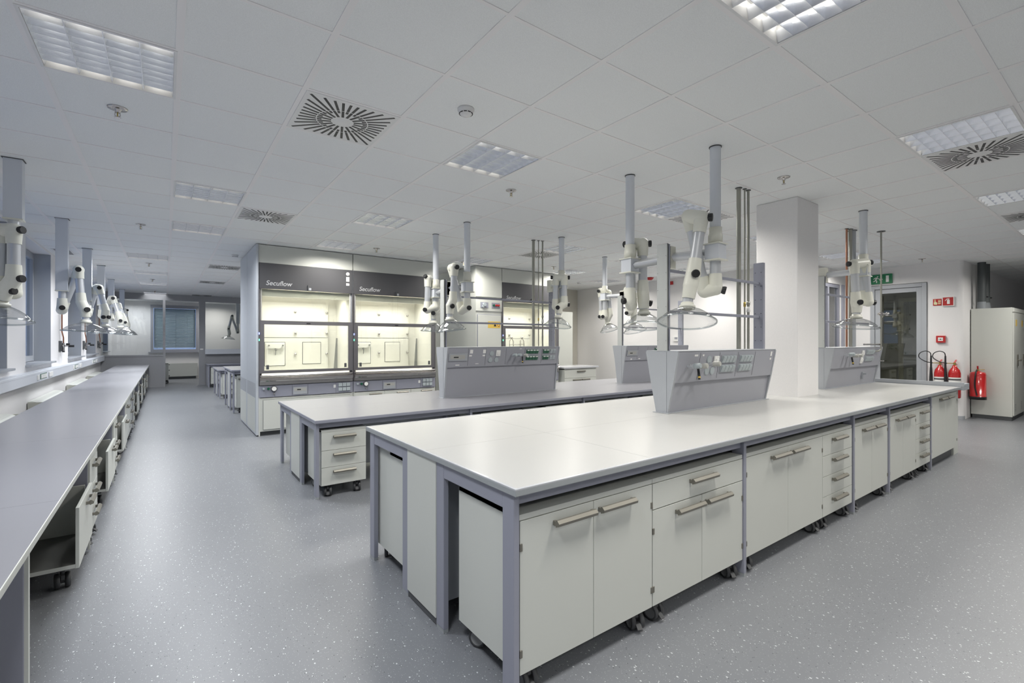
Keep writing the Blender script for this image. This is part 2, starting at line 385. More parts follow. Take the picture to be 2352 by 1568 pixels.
def vent_mesh():
    p = MB().box(-.302, .302, -.302, .302, -.007, .012, b=.003)
    p.lathe([(.0, -.0095), (.045, -.0095), (.05, -.007)], n=24)
    s = MB(); n = 36
    for k in range(n):
        a = 2*PI*(k+.5)/n; c, q = math.cos(a), math.sin(a); R1 = .272/max(abs(c), abs(q)); r0 = .075 if k % 2 else .135
        segs = [(r0, .165), (.172, R1)] if R1 > .2 else [(r0, R1)]
        for ra, rb in segs:
            w = .0085
            v = [(c*ra-q*w, q*ra+c*w), (c*ra+q*w, q*ra-c*w), (c*rb+q*w, q*rb-c*w), (c*rb-q*w, q*rb+c*w)]
            s.prism(v, -.0078, -.004, 'z')
    return p, s
pm, sm = vent_mesh(); CACHE['vp'] = pm.mesh('plate', 'lampwhite'); CACHE['vs'] = sm.mesh('slot', 'dark')
VN = {(2,4): 'large square swirl vent with radial black slots left of the smoke detector', (2,9): 'square swirl vent between two louvre lights in the left ceiling', (9,4): 'square swirl vent partly hidden behind the tall pipe of the front island', (9,9): 'square swirl vent behind the three thin pipes over the second island',
      (9,0): 'square swirl vent at upper right touching a louvre light', (14,0): 'small cut-off swirl vent at the right edge', (2,17): 'swirl vent just left of the fume cupboard top', (2,22): 'swirl vent over the far aisle, second from the partition', (2,29): 'swirl vent nearest the glass partition'}
for (i, j) in VENTS:
    t = thing('ceiling_vent', VN[(i, j)], 'ceiling vent', (GX+G*(i+.5), GY+G*(j+.5), H), 0, 'square swirl ceiling vents')
    link('plate', CACHE['vp'], t); link('slot', CACHE['vs'], t)
t = thing('linear_vent', 'narrow slotted vent in the ceiling above the left windows', 'ceiling vent', (-1.40, 11.1, H))
b = MB(); q = MB().box(-.13, .13, -.28, .28, -.006, -.004)
for k in range(14): b.box(-.10, .10, -.26+k*.039, -.246+k*.039, -.0075, -.006)
q.build('plate', 'lampwhite', t); b.build('slot', 'dark', t)
def sprinkler():
    e = MB().lathe([(.0, 0), (.055, 0), (.052, -.006), (.03, -.010), (.018, -.012), (.014, -.03), (.0, -.03)])
    h = MB().tube([(-.012, 0, -.03), (-.014, 0, -.05), (0, 0, -.062)], .003, 6).tube([(.012, 0, -.03), (.014, 0, -.05), (0, 0, -.062)], .003, 6)
    h.cyl((0, 0, -.03), (0, 0, -.06), .004, 8, 1).cyl((0, 0, -.062), (0, 0, -.065), .018, 12)
    return e, h
e, h = sprinkler(); CACHE['se'] = e.mesh('escutcheon', 'steel'); CACHE['sh'] = h.mesh('deflector', ['steel', 'brass'])
for x, y, lab in ((-.252, 4.053, 'metal sprinkler head below the top left ceiling light'), (2.844, 3.90, 'metal sprinkler head right of the mid ceiling light'), (4.677, 2.08, 'metal sprinkler head left of the column top'), (-.258, 7.91, 'small sprinkler head left of the second swirl vent'),
                  (2.824, 7.65, 'sprinkler head in front of the fume cupboard top'), (-.256, 11.75, 'tiny sprinkler head in the far left light row, nearest'), (-.25, 14.76, 'tiny sprinkler head in the far left light row, middle'), (-.25, 18.18, 'tiny sprinkler head closest to the glass partition'),
                  (4.687, 8.0, 'sprinkler head above the gap between the fume cupboards'), (11.388, 2.614, 'sprinkler head near the exit sign wall'), (6.46, 7.37, 'sprinkler head above the third fume cupboard')):
    t = thing('sprinkler', lab, 'sprinkler', (x, y, H), 0, 'ceiling sprinkler heads'); link('escutcheon', CACHE['se'], t); link('deflector', CACHE['sh'], t)
for x, y, lab in ((1.605, 2.708, 'round white smoke detector in the near ceiling'), (1.007, 9.72, 'small round smoke detector left of the fume cupboard'), (8.72, 8.95, 'small round smoke detector in the distant ceiling')):
    t = thing('smoke_detector', lab, 'smoke detector', (x, y, H), 0, 'smoke detectors')
    MB().lathe([(.0, 0), (.055, 0), (.055, -.014), (.048, -.018), (.045, -.030), (.030, -.046), (.0, -.050)]).build('body', 'lampwhite', t)
    b = MB()
    for k in range(10):
        a = 2*PI*k/10; b.box(-.010, .010, -.0455, -.038, -.035, -.031)
        for v in range(len(b.v)-8, len(b.v)):
            p = b.v[v]; b.v[v] = (p[0]*math.cos(a)-p[1]*math.sin(a), p[0]*math.sin(a)+p[1]*math.cos(a), p[2])
    b.build('slot', 'dark', t)
tag(MB().lathe([(0, 0), (.09, 0), (.085, -.02), (.05, -.06), (0, -.065)]).build('alarm_light', 'signred', None, (9.45, 7.27, H)), 'red alarm lamp on the distant ceiling behind the arms', 'alarm lamp')
tag(MB().box(10.02, 10.049, 7.04, 7.13, 2.88, 2.96).build('fire_sign_plate', 'signred'), 'tiny red sign high on the distant white wall', 'sign')
t = thing('thermostat', 'small white thermostat on the distant white wall', 'thermostat', (10.049, 6.95, 1.55)); MB().box(-.03, 0, -.07, .07, -.06, .06, b=.004).build('body', 'white', t); MB().box(-.033, -.03, -.05, .03, -.01, .04).build('display', 'svcd', t)

# ---------------------------------------------------------------- mobile cabinets
def caster(parent, x, y, yaw=0):
    """twin wheel caster, stem at (x, y); local z = 0 is the floor"""
    key = 'caster'
    if key not in CACHE:
        f = MB().cyl((0, 0, .085), (0, 0, .118), .012, 10).box(-.028, .028, -.028, .028, .110, .118)
        f.prism([(-.030, .070), (-.026, .084), (0, .092), (.028, .084), (.034, .060), (.020, .036), (-.006, .034)], -.009, .009, 'x')
        f.prism([(-.040, .034), (-.064, .022), (-.066, .026), (-.044, .046), (-.03, .05)], -.014, .014, 'x')
        CACHE[key] = f.mesh('caster', 'tyre')
        w = MB().lathe([(.0, -.010), (.034, -.010), (.036, -.012), (.0445, -.011), (.046, 0), (.0445, .011), (.036, .012), (.034, .010), (0, .010)], n=28, axis=(1, 0, 0))
        w.m = [1 if (i//28) in (0, 7) else 0 for i in range(len(w.f))]
        CACHE['wheel'] = w.mesh('wheel', ['tyre', 'hub'])
    c = link('caster', CACHE[key], parent, (x, y, 0), yaw)
    for s in (-.024, .024): link('wheel', CACHE['wheel'], c, (s, -.004, .046))
    return c
def handle(parent, L, x, z):
    def fn():
        b = MB(); h = L/2
        b.prism([(-h, -.019), (-h+.004, -.004), (-h+.010, -.0), (-h+.010, -.019)], -.006, .006, 'z') if 0 else None
        prof = [(-.018, -.012), (-.038, -.004), (-.040, .008), (-.028, .020), (-.018, .020)]
        b.prism([(y, zz) for y, zz in prof], -h, h, 'x')
        for sx in (-1, 1): b.box(sx*h-(.012 if sx > 0 else 0), sx*h+(0 if sx > 0 else .012), -.020, .0, -.006, .014)
        return b
    return cached(('h', round(L, 3)), 'handle', fn, 'nickel', parent, (x, 0, z))
def hinge(parent, x, z):
    return cached('hinge', 'hinge', lambda: MB().box(-.007, .007, -.004, .018, -.016, .016, b=.002), 'nickel', parent, (x, 0, z))
def front(parent, kind, w, h, x0, z0, hl=None, hx=None, hinges=()):
    """a door or drawer front whose lower left corner is at x0, z0; its outer face is at y = 0"""
    g = .0016
    o = cached(('f', round(w, 3), round(h, 3)), kind, lambda: MB().box(g, w-g, 0, .018, g, h-g, b=.0012), 'cab', parent, (x0, -.002, z0))
    hl = hl or min(.25, w*.5); hz = h-.05 if h > .16 else h-.045
    handle(o, hl, (w/2 if hx is None else hx), hz)
    for x, z in hinges: hinge(o, x, z)
    return o
def cabinet(label, loc, rot, w, z0, z1, depth, fronts, group, castors=True, name='mobile_cabinet', plinth=False, cat='cabinet', cast4=False):
    t = thing(name, label, cat, loc, rot, group)
    def body():
        b = MB(); th = .018
        b.box(0, th, .018, depth, z0, z1-.001).box(w-th, w, .018, depth, z0, z1-.001).box(th, w-th, .018, depth, z0, z0+th)
        b.box(0, w, 0.0, depth, z1-.024, z1, b=.0015).box(th, w-th, depth-.01, depth, z0, z1-.02)
        if not any(f[0] == 'open' for f in fronts): b.box(th, w-th, .022, .03, z0+th, z1-.024)
        return b
    cached(('b', round(w, 3), z0, z1, depth, bool([1 for f in fronts if f[0] == 'open'])), 'body', body, 'cab', t)
    for f in fronts:
        k = f[0]
        if k == 'doors2':      # x0, x1, za, zb
            _, xa, xb, za, zb = f; m = (xa+xb)/2; ww = m-xa; hl = min(.25, ww*.56); off = .03+hl/2
            hh = zb-za; hz = [.09, hh-.11]
            front(t, 'door', ww, hh, xa, za, hl, ww-off+.022, [(.006, z) for z in hz]); front(t, 'door', ww, hh, m, za, hl, off, [(ww-.006, z) for z in hz])
        elif k == 'door':
            _, xa, xb, za, zb = f; ww = xb-xa; hl = min(.25, ww*.45); hz = [.09, zb-za-.11]
            front(t, 'door', ww, zb-za, xa, za, hl, hl/2+.03, [(ww-.006, z) for z in hz])
        elif k == 'drawers':
            _, xa, xb, zs = f
            for a, c in zip(zs, zs[1:]): front(t, 'drawer', xb-xa, c-a, xa, a, min(.25, (xb-xa)*.5))
        elif k == 'open': pass
    if castors:
        ca = math.sin(w*37)*.25
        caster(t, .075, .055, ca-.2); caster(t, w-.075, .055, -ca*.6-.3)
        if cast4: caster(t, .07, depth-.08, .5); caster(t, w-.07, depth-.08, -.2)
    if plinth: MB().box(.01, w-.01, .05, depth, 0, z0).build('plinth', 'plinth', t)
    return t

# ---------------------------------------------------------------- island frames and worktops
def leg_box(parent, x0, x1, y0, y1, z1, foot=True):
    o = MB().box(x0, x1, y0, y1, .018, z1, b=.004).build('leg', 'lilac', parent)
    if foot: MB().box(x0+.001, x1-.001, y0+.001, y1-.001, 0, .03).build('foot', 'edge', o)
    return o
def island_frame(label, x0, legs, x1, ya, yb, zt, mid, wall_panel):
    """C-shaped frames: a leg at each front and back, pairs of inner legs either side of the service channel"""
    t = thing('bench_frame', label, 'bench frame', (0, 0, 0)); zr = zt-.03
    m0, m1 = mid
    for k, x in enumerate(legs):
        w = .035 if k else .05
        xa = x; xb = x+.03 if k else x+.03
        for y0, y1 in ((ya+.035, ya+.115), (m0-.08, m0), (m1, m1+.08), (yb-.115, yb-.035)): leg_box(t, xa, xb, y0, y1, zr)
        MB().box(xa+.001, xb-.001, ya+.115, m0-.08, zr-.075, zr, b=.003).build('crossbar', 'lilac', t)
        MB().box(xa+.001, xb-.001, m1+.08, yb-.115, zr-.075, zr, b=.003).build('crossbar', 'lilac', t)
    for y0, y1 in ((ya+.06, ya+.085), (yb-.085, yb-.06)):
        for xa, xb in zip(legs, legs[1:]): MB().box(xa+.03, xb, y0, y1, zr-.055, zr).build('rail', 'lilac', t)
    p = MB().box(x0+.012, x0+.03, m0, m1, .045, zr, b=.001).build('end_panel', 'cab', t); MB().box(x0+.02, x0+.03, m0, m1, .005, .045).build('plinth', 'plinth', p)
    MB().box(x0+.06, x1-.05, m0+.02, m0+.035, .10, zr-.01).box(x0+.06, x1-.05, m1-.035, m1-.02, .10, zr-.01).build('service_channel', 'svc', t)
    return t
def worktop(name, label, x0, x1, y0, y1, z, top, edge, joints, rim=0, th=.03, parts=None):
    t = thing(name, label, 'worktop', (0, 0, 0))
    b = MB().box(x0, x1, y0, y1, z-th, z-(.003 if rim else .0012), b=.003)
    if rim:
        for a in ((x0, x1, y0, y0+rim), (x0, x1, y1-rim, y1), (x0, x0+rim, y0+rim, y1-rim)): b.box(*a, z-.004, z+.001, 1)
    b.build('edge', [edge, 'rim'], t)
    xs = [x0+(rim or .002)]+joints[0]+[x1-(rim or .002)]; ys = [y0+(rim or .002)]+joints[1]+[y1-(rim or .002)]
    g = .0009
    for xa, xb in zip(xs, xs[1:]):
        for yc, yd in zip(ys, ys[1:]):
            MB().box(xa+g, xb-g, yc+g, yd-g, z-.004, z, b=.0006).build('slab', top, t)
    return t

# front island, 0.9 m high
I1X0, I1X1, I1A, I1B = 1.132, 8.36, 1.522, 3.272
worktop('worktop', 'long white tiled worktop with grey rim on the front island', I1X0, I1X1, I1A, I1B, .90, 'white_top', 'edge', ([2.0, 3.30, 5.16, 6.95], [2.365]), rim=.014)
island_frame('lilac grey steel legs and rails carrying the front island', I1X0, [1.148, 2.965, 4.79, 5.70, 7.135], 7.17, I1A, I1B, .90, (2.24, 2.60), True)
G1 = 'wheeled cabinets under the front island'
FY = 1.567
cabinet('two-door wheeled white cabinet at the near corner of the front island', (1.185, FY, 0), 0, .868, .105, .775, .50, [('doors2', 0, .868, .107, .749)], G1, cast4=True)
cabinet('wheeled white cabinet with one wide drawer over two doors, front island', (2.056, FY, 0), 0, .905, .105, .775, .50, [('drawers', 0, .905, [.612, .749]), ('doors2', 0, .905, .107, .610)], G1)
cabinet('wide two-door wheeled cabinet left of the nearest four-drawer unit, front island', (3.00, FY, 0), 0, 1.17, .105, .775, .50, [('doors2', 0, 1.17, .107, .749)], G1)
cabinet('four-drawer wheeled cabinet in the middle of the front island', (4.173, FY, 0), 0, .60, .105, .775, .50, [('drawers', 0, .60, [.107, .262, .422, .585, .749])], G1)
cabinet('two-door wheeled cabinet in its own bay between two legs, front island', (4.825, FY, 0), 0, .855, .105, .775, .50, [('doors2', 0, .855, .107, .749)], G1)
cabinet('two-door wheeled cabinet in the bay next to the sink cupboard', (5.735, FY, 0), 0, .845, .105, .775, .50, [('doors2', 0, .845, .107, .749)], G1)
cabinet('four-drawer wheeled cabinet beside the sink cupboard of the front island', (6.583, FY, 0), 0, .54, .105, .775, .50, [('drawers', 0, .54, [.107, .262, .422, .585, .749])], G1)
cabinet('fixed two-door sink cupboard on a grey plinth at the far right of the front island', (7.18, FY, 0), 0, 1.17, .12, .866, .70, [('doors2', 0, 1.17, .122, .84)], None, castors=False, name='sink_cabinet', plinth=True)
# back side of the front island
for k, (x, w) in enumerate(((1.19, .86), (2.06, .88), (3.0, .9), (4.0, .77), (4.83, .85), (5.74, 1.35))):
    cabinet('white wheeled cabinet showing its plain side at the far left end of the front island' if k == 0 else 'wheeled cabinet on the hidden far side of the front island', (x+w, 3.225, 0), PI, w, .105, .775, .48, [('doors2', 0, w, .107, .749)], 'wheeled cabinets along the far side of the front island', cast4=(k == 0))
# drain ledge at the sink end
t = thing('drain_trough', 'grey raised drain trough across the sink end of the front island', 'drain trough', (0, 0, 0))
MB().box(8.362, 8.66, 1.50, 3.27, .855, .90).box(8.362, 8.385, 1.50, 2.55, .90, .955, b=.004).box(8.64, 8.66, 1.50, 3.27, .90, .935).box(8.385, 8.64, 1.50, 1.53, .90, .935, b=.004).build('body', 'svc', t)
MB().box(8.364, 8.6, 1.60, 3.2, 0.0, .854).build('panel', 'cab', t)

# second island, 0.75 m high
I2X0, I2X1, I2A, I2B = 1.132, 9.2, 4.662, 6.455
worktop('worktop', 'lilac grey worktop of the lower second island', I2X0, I2X1, I2A, I2B, .75, 'grey_top', 'lilac', ([2.86, 4.99, 7.0], [5.565]))
island_frame('lilac grey steel legs and rails carrying the second island', I2X0, [1.148, 2.84, 4.66, 6.4, 8.2], 9.1, I2A, I2B, .75, (5.36, 5.77), True)
cabinet('three-drawer white cabinet on wheels at the near end of the second island', (1.20, 4.71, 0), 0, .43, .11, .645, .52, [('drawers', 0, .43, [.112, .285, .447, .621])], 'wheeled cabinets under the second island', cast4=True)
for x in (3.0, 4.0, 5.0, 6.6): cabinet('wheeled white cabinet under the second island, mostly hidden by the front island', (x, 4.71, 0), 0, .6, .11, .645, .52, [('drawers', 0, .6, [.112, .285, .447, .621])], 'wheeled cabinets hidden under the second island')
cabinet('white cabinet on wheels at the far left corner under the second island', (1.68, 6.40, 0), PI, .47, .11, .645, .50, [('drawers', 0, .47, [.112, .285, .447, .621])], 'wheeled cabinets under the second island', cast4=True)

# ---------------------------------------------------------------- service spines
def spine(label, x0, x1, yc, zt, name='service_unit'):
    t = thing(name, label, 'service unit', (0, 0, 0)); Z1 = 1.41
    def half(s, zc):
        return [(yc, zt), (yc+s*.055, zt), (yc+s*.112, 1.155), (yc+s*.158, Z1-.012), (yc+s*.150, Z1), (yc, Z1)]
    P = [(yc-.055, zt), (yc+.055, zt), (yc+.112, 1.17), (yc+.158, Z1-.008), (yc+.152, Z1), (yc-.152, Z1), (yc-.158, Z1-.008), (yc-.112, 1.155)]
    MB().prism(P, x0, x0+.022).build('end_plate', 'svc', t); MB().prism(P, x1-.022, x1).build('end_plate', 'svc', t)
    # channel strip on the end plate
    MB().box(x0-.003, x0, yc-.048, yc+.048, zt, Z1-.005).build('end_strip', 'svc', t)
    q = .006
    MB().prism([(yc-.055+q, zt), (yc+.055-q, zt), (yc+.112-q-.02, 1.155), (yc-.112+q+.02, 1.155)], x0+.022, x1-.022).build('lower_cladding', 'svcd', t)
    up = MB().prism([(yc-.108, 1.152), (yc+.108, 1.152), (yc+.153, Z1-.002), (yc-.153, Z1-.002)], x0+.022, x1-.022).build('upper_panel', 'svcd', t)
    MB().box(x0+.005, x1-.005, yc-.156, yc+.156, Z1, Z1+.006, b=.002).build('top_cover', 'svc', t)
    MB().box(x0-.02, x1+.02, yc-.075, yc+.075, zt+.0005, zt+.005, b=.001).build('foot_trim', 'svc', t)
    return t, up
def pan(yc, z):
    """y of the sloped front panel at height z, and its tilt"""
    return yc-.108-.045*(z-1.152)/(.256)
TILT = math.atan2(.045, .256)
def on_panel(parent, name, b, mats, yc, x, z):
    o = b.build(name, mats, parent, (x, pan(yc, z)-.001, z), (TILT, 0, 0)); return o
def sockets(parent, yc, x, z, n, m):
    b = MB()
    for k in range(n):
        b.prism([(0, -.030), (-.010, -.030), (-.022, .012), (-.018, .030), (0, .030)], k*.056, k*.056+.050, 'x', 0)
        b.box(k*.056+.004, k*.056+.046, -.0225, -.018, .014, .027, 1)
    b.box(-.012, n*.056+.006, -.004, 0, -.036, .038, 2)
    return on_panel(parent, 'socket_bank', b, [m, 'white' if m == 'green' else 'flap', 'svc'], yc, x, z)
def discs(parent, yc, pts):
    b = MB()
    for x, z in pts:
        b.cyl((x-pts[0][0], -.005, z-pts[0][1]), (x-pts[0][0], 0, z-pts[0][1]), .034, 28).cyl((x-pts[0][0], -.007, z-pts[0][1]), (x-pts[0][0], -.005, z-pts[0][1]), .028, 28)
    return on_panel(parent, 'blank_cover', b, 'flap', yc, *pts[0])
def square_outlet(parent, yc, x, z):
    return on_panel(parent, 'square_outlet', MB().box(-.036, .036, -.014, 0, -.042, .042, b=.004).box(-.020, .020, -.024, -.012, -.018, .020, b=.004), 'white', yc, x, z)
def tap(parent, x, y, z, m='tapw', black=False):
    o = MB().cyl((0, 0, 0), (0, -.05, 0), .012, 12).cyl((0, -.03, -.01), (0, -.03, .02), .010, 12).cyl((0, -.05, .004), (0, -.085, .004), .019, 16, 0).build('valve', ['alu', m], parent, (x, y, z))
    MB().cyl((.0, -.062, .006), (.0, -.115, .012), .022, 16).cyl((0, -.115, .012), (0, -.120, .0125), .018, 16).build('tap_knob', m, o)
    if black: MB().cyl((-.04, -.06, -.01), (-.05, -.075, -.075), .010, 12).cyl((-.05, -.075, -.075), (-.052, -.077, -.088), .0105, 12, 1).cyl((-.052, -.077, -.088), (-.054, -.079, -.100), .010, 12).build('nozzle', ['dark', 'yellow'], o)
    return o
def seams(parent, yc, xs):
    b = MB()
    for x in xs: b.box(x-xs[0]-.001, x-xs[0]+.001, -.0012, 0, -.115, .115)
    return on_panel(parent, 'seam', b, 'plinth', yc, xs[0], 1.282)
def stickers(parent, yc, pts, m='white'):
    for x, z, w, h in pts: on_panel(parent, 'sticker', MB().box(-w/2, w/2, -.0012, 0, -h/2, h/2), m, yc, x, z)
def posts(parent, x0, x1, yc, both=True, zt=2.30):
    a = MB().box(x0, x0+.012, yc-.048, yc+.048, 1.416, zt).build('post', 'post', parent)
    MB().box(x0+.012, x0+.026, yc-.044, yc+.044, 1.416, zt+.004).build('dark_seal', 'dark', a)
    MB().box(x0+.026, x0+.045, yc-.048, yc+.048, 1.416, zt).build('back_profile', 'lilac', a)
    b = MB()
    for k in range(6):
        for s in (-.040, .040): b.cyl((x0-.002, yc+s, 1.5+k*.14), (x0, yc+s, 1.5+k*.14), .003, 6)
    b.build('screw', 'hub', a)
    if both:
        c = MB().box(x1-.045, x1, yc-.048, yc+.048, 1.416, zt).build('post', 'lilac', parent)
        b = MB()
        for k in range(6):
            for s in (-.030, .030): b.cyl((x1-.047, yc+s, 1.5+k*.14), (x1-.045, yc+s, 1.5+k*.14), .004, 6)
        b.build('screw', 'dark', c)
    for z in (2.09, 1.745): MB().box(x0+.045, x1-.045, yc-.010, yc+.010, z-.013, z+.013, b=.004).build('shelf_rail', 'lilac', parent)

# unit 1
Y1 = 2.445
t, u = spine('grey service unit with gas taps and grey sockets at the front of the front island', 3.33, 4.985, Y1, .90)
posts(t, 3.335, 4.98, Y1)
seams(u, Y1, [3.66, 3.962, 4.27, 4.58]); discs(u, Y1, [(3.80, 1.335), (3.79, 1.235), (3.872, 1.235)]); square_outlet(u, Y1, 3.905, 1.325)
for x, n in ((4.00, 4), (4.305, 4)):
    for z in (1.335, 1.25): sockets(u, Y1, x, z, n, 'flap')
tap(u, 3.50, pan(Y1, 1.284), 1.284, 'flap'); tap(u, 3.60, pan(Y1, 1.28), 1.28, 'tapw', True); tap(u, 3.75, pan(Y1, 1.3)-.02, 1.295, 'tapw')
stickers(u, Y1, [(3.60, 1.375, .05, .016), (3.705, 1.375, .025, .016), (4.90, 1.37, .03, .045), (4.90, 1.32, .03, .02)])
# unit 2
Y2 = 5.565
t, u = spine('grey service unit with green sockets on the second island', 2.93, 4.865, Y2, .75)
posts(t, 2.935, 4.86, Y2)
seams(u, Y2, [3.255, 3.53, 3.868, 4.20, 4.52]); discs(u, Y2, [(3.625, 1.325), (3.61, 1.235), (3.712, 1.235)]); square_outlet(u, Y2, 3.73, 1.33)
sockets(u, Y2, 4.225, 1.345, 4, 'green'); sockets(u, Y2, 4.225, 1.252, 4, 'green'); sockets(u, Y2, 4.54, 1.345, 2, 'green'); sockets(u, Y2, 4.54, 1.252, 2, 'green')
sockets(u, Y2, 4.672, 1.345, 2, 'flap'); sockets(u, Y2, 4.672, 1.252, 2, 'flap')
on_panel(u, 'fuse_box', MB().box(-.14, .14, -.012, 0, -.05, .05, b=.003).box(-.12, .10, -.014, -.012, -.025, .03, 1).box(-.07, .0, -.016, -.014, -.006, .008, 2), ['svc', 'lcd', 'dark'], Y2, 3.10, 1.285)
tap(u, 3.97, pan(Y2, 1.28), 1.29, 'flap'); tap(u, 4.05, pan(Y2, 1.28), 1.29, 'flap'); tap(u, 4.16, pan(Y2, 1.28), 1.285, 'tapw', True)
stickers(u, Y2, [(3.30, 1.355, .045, .05), (3.29, 1.30, .04, .02), (3.505, 1.355, .045, .05), (3.50, 1.30, .04, .02), (3.10, 1.18, .06, .012), (3.40, 1.19, .05, .008), (4.12, 1.385, .04, .008)])
# unit 3
t, u = spine('grey service unit farther along the second island, behind the front post', 6.50, 8.35, Y2+.09, .75)
posts(t, 6.505, 8.345, Y2+.09); Y3 = Y2+.09
on_panel(u, 'fuse_box', MB().box(-.14, .14, -.012, 0, -.05, .05, b=.003).box(-.12, .10, -.014, -.012, -.025, .03, 1).box(-.07, .0, -.016, -.014, -.006, .008, 2), ['svc', 'lcd', 'dark'], Y3, 6.68, 1.285)
seams(u, Y3, [6.83, 7.1, 7.45]); sockets(u, Y3, 7.30, 1.345, 4, 'green'); sockets(u, Y3, 7.30, 1.252, 4, 'green'); stickers(u, Y3, [(6.68, 1.175, .05, .02), (6.9, 1.18, .05, .015)])
# unit 4
Y4 = 2.50
t, u = spine('grey service unit right of the column on the front island', 6.58, 8.30, Y4, .90)
posts(t, 6.585, 8.295, Y4, both=False)
tap(u, 6.95, pan(Y4, 1.3), 1.32, 'flap'); tap(u, 7.07, pan(Y4, 1.3), 1.30, 'tapw', True); tap(u, 7.20, pan(Y4, 1.3), 1.30, 'tapw')
square_outlet(u, Y4, 7.56, 1.33); square_outlet(u, Y4, 7.56, 1.24)
for z in (1.345, 1.252): sockets(u, Y4, 7.70, z, 5, 'flap')
MB().box(-.012, .012, -.02, 0, -.05, .05).cyl((0, -.02, .03), (0, -.06, .03), .012, 10).build('bracket', 'svc', t, (7.76, Y4-.07, 1.02))

# pipe groups
def pipe(label, x, y, r, z0, z1, m, flange='plinth', fit=None, square=False):
    t = thing('pipe', label, 'pipe', (x, y, 0))
    b = MB()
    if square: b.box(-r, r, -r*.7, r*.7, z0, z1, b=.008)
    else: b.cyl((0, 0, z0), (0, 0, z1), r, 20)
    b.build('tube', m, t)
    MB().lathe([(r*1.02, z1-.006), (r+.012, z1-.006), (r+.012, z1-.001), (r*1.02, z1-.001)], n=24).build('ceiling_collar', flange, t)
    if fit:
        for z, rr, mm, h in fit: MB().lathe([(r*.9, z), (rr, z+.004), (rr, z+h-.004), (r*.9, z+h)], n=16).build('fitting', mm, t)
    return t
pipe('thick galvanised pipe rising from the front service unit', 4.637, 2.49, .021, 1.417, H, 'galv')
pipe('thin pipe with brass fitting between two thicker pipes, front service unit', 4.715, 2.47, .0075, 1.417, H, 'galv', fit=[(1.84, .012, 'brass', .05)])
pipe('medium galvanised pipe nearest the post of the front service unit', 4.785, 2.47, .0125, 1.417, H, 'galv', fit=[(1.86, .017, 'galv', .04), (1.79, .018, 'white', .055)])
pipe('thick galvanised pipe rising from the second island unit', 4.517, 5.62, .021, 1.417, H, 'galv')
pipe('thin pipe in the middle of three over the second island', 4.60, 5.60, .0075, 1.417, H, 'galv', fit=[(1.80, .012, 'brass', .05)])
pipe('medium pipe, right one of three over the second island', 4.665, 5.58, .0125, 1.417, H, 'galv', fit=[(1.85, .017, 'galv', .04), (1.77, .018, 'white', .06)])
pipe('thin pipe with copper lower end behind the arm right of the column', 7.50, 2.52, .012, 1.417, H, 'copper')
pipe('broad grey rectangular riser behind the arm right of the column', 7.70, 2.52, .045, 1.417, H, 'svc', square=True)
pipe('dull galvanised riser beside the broad grey riser', 7.57, 2.50, .022, 1.417, H, 'galv')
t = thing('shower_pipe', 'thin steel pipe with valve in front of the glazed door', 'pipe', (0, 0, 0))
MB().tube([(8.08, 2.30, H), (8.08, 2.30, 1.42), (8.085, 2.302, 1.38), (8.06, 2.33, 1.355), (7.95, 2.39, 1.352)], .011).build('tube', 'galv', t)
MB().lathe([(0.012, H-.006), (.05, H-.006), (.05, H-.001), (.012, H-.001)], c=(8.08, 2.30, 0)).build('ceiling_collar', 'plinth', t)
MB().cyl((8.08, 2.30, 1.85), (8.08, 2.30, 1.90), .022).cyl((8.04, 2.32, 1.875), (8.16, 2.26, 1.875), .014).sphere((8.17, 2.255, 1.875), .026).build('valve', 'steel', t)
MB().tube([(7.75, 2.40, 1.45), (8.10, 2.31, 1.45)], .012).build('cross_pipe', 'steel', t)

# ---------------------------------------------------------------- extraction arms
def knob_mesh(a, b):
    a = Vector(a); b = Vector(b); d = (b-a).normalized(); q = d.to_track_quat('Z', 'Y'); v = []; f = []; n = 28
    prof = [(.0, .022), (.027, .022), (.031, .018), (.031, 0), (.0, 0)]
    for j, (r, z) in enumerate(prof):
        for i in range(n):
            t = 2*PI*i/n; rr = r*(1 if i % 2 else .95) if r else 0; v.append(b + q @ Vector((rr*math.cos(t), rr*math.sin(t), z-.022)))
    for j in range(len(prof)-1):
        for i in range(n): f.append((j*n+i, j*n+(i+1) % n, (j+1)*n+(i+1) % n, (j+1)*n+i))
    return v, f
def elbow(b, p, q, tp, tq, r=.056):
    """a moulded joint: a barrel from p to q with a sleeve toward tp and one toward tq"""
    p, q, tp, tq = map(Vector, (p, q, tp, tq)); d = (q-p)
    d = d.normalized() if d.length > .01 else Vector((0, 0, 1))
    b.sphere(p, r, 20).sphere(q, r, 20)
    if (q-p).length > .01: b.cyl(p, q, r*.985, 24, caps=False)
    for c, t in ((p, tp), (q, tq)):
        e = (t-c); L = e.length
        if L < .03: continue
        e = e/L; k = min(.115, L*.6); b.cone(c, c+e*k, r*.97, .0475, 24)
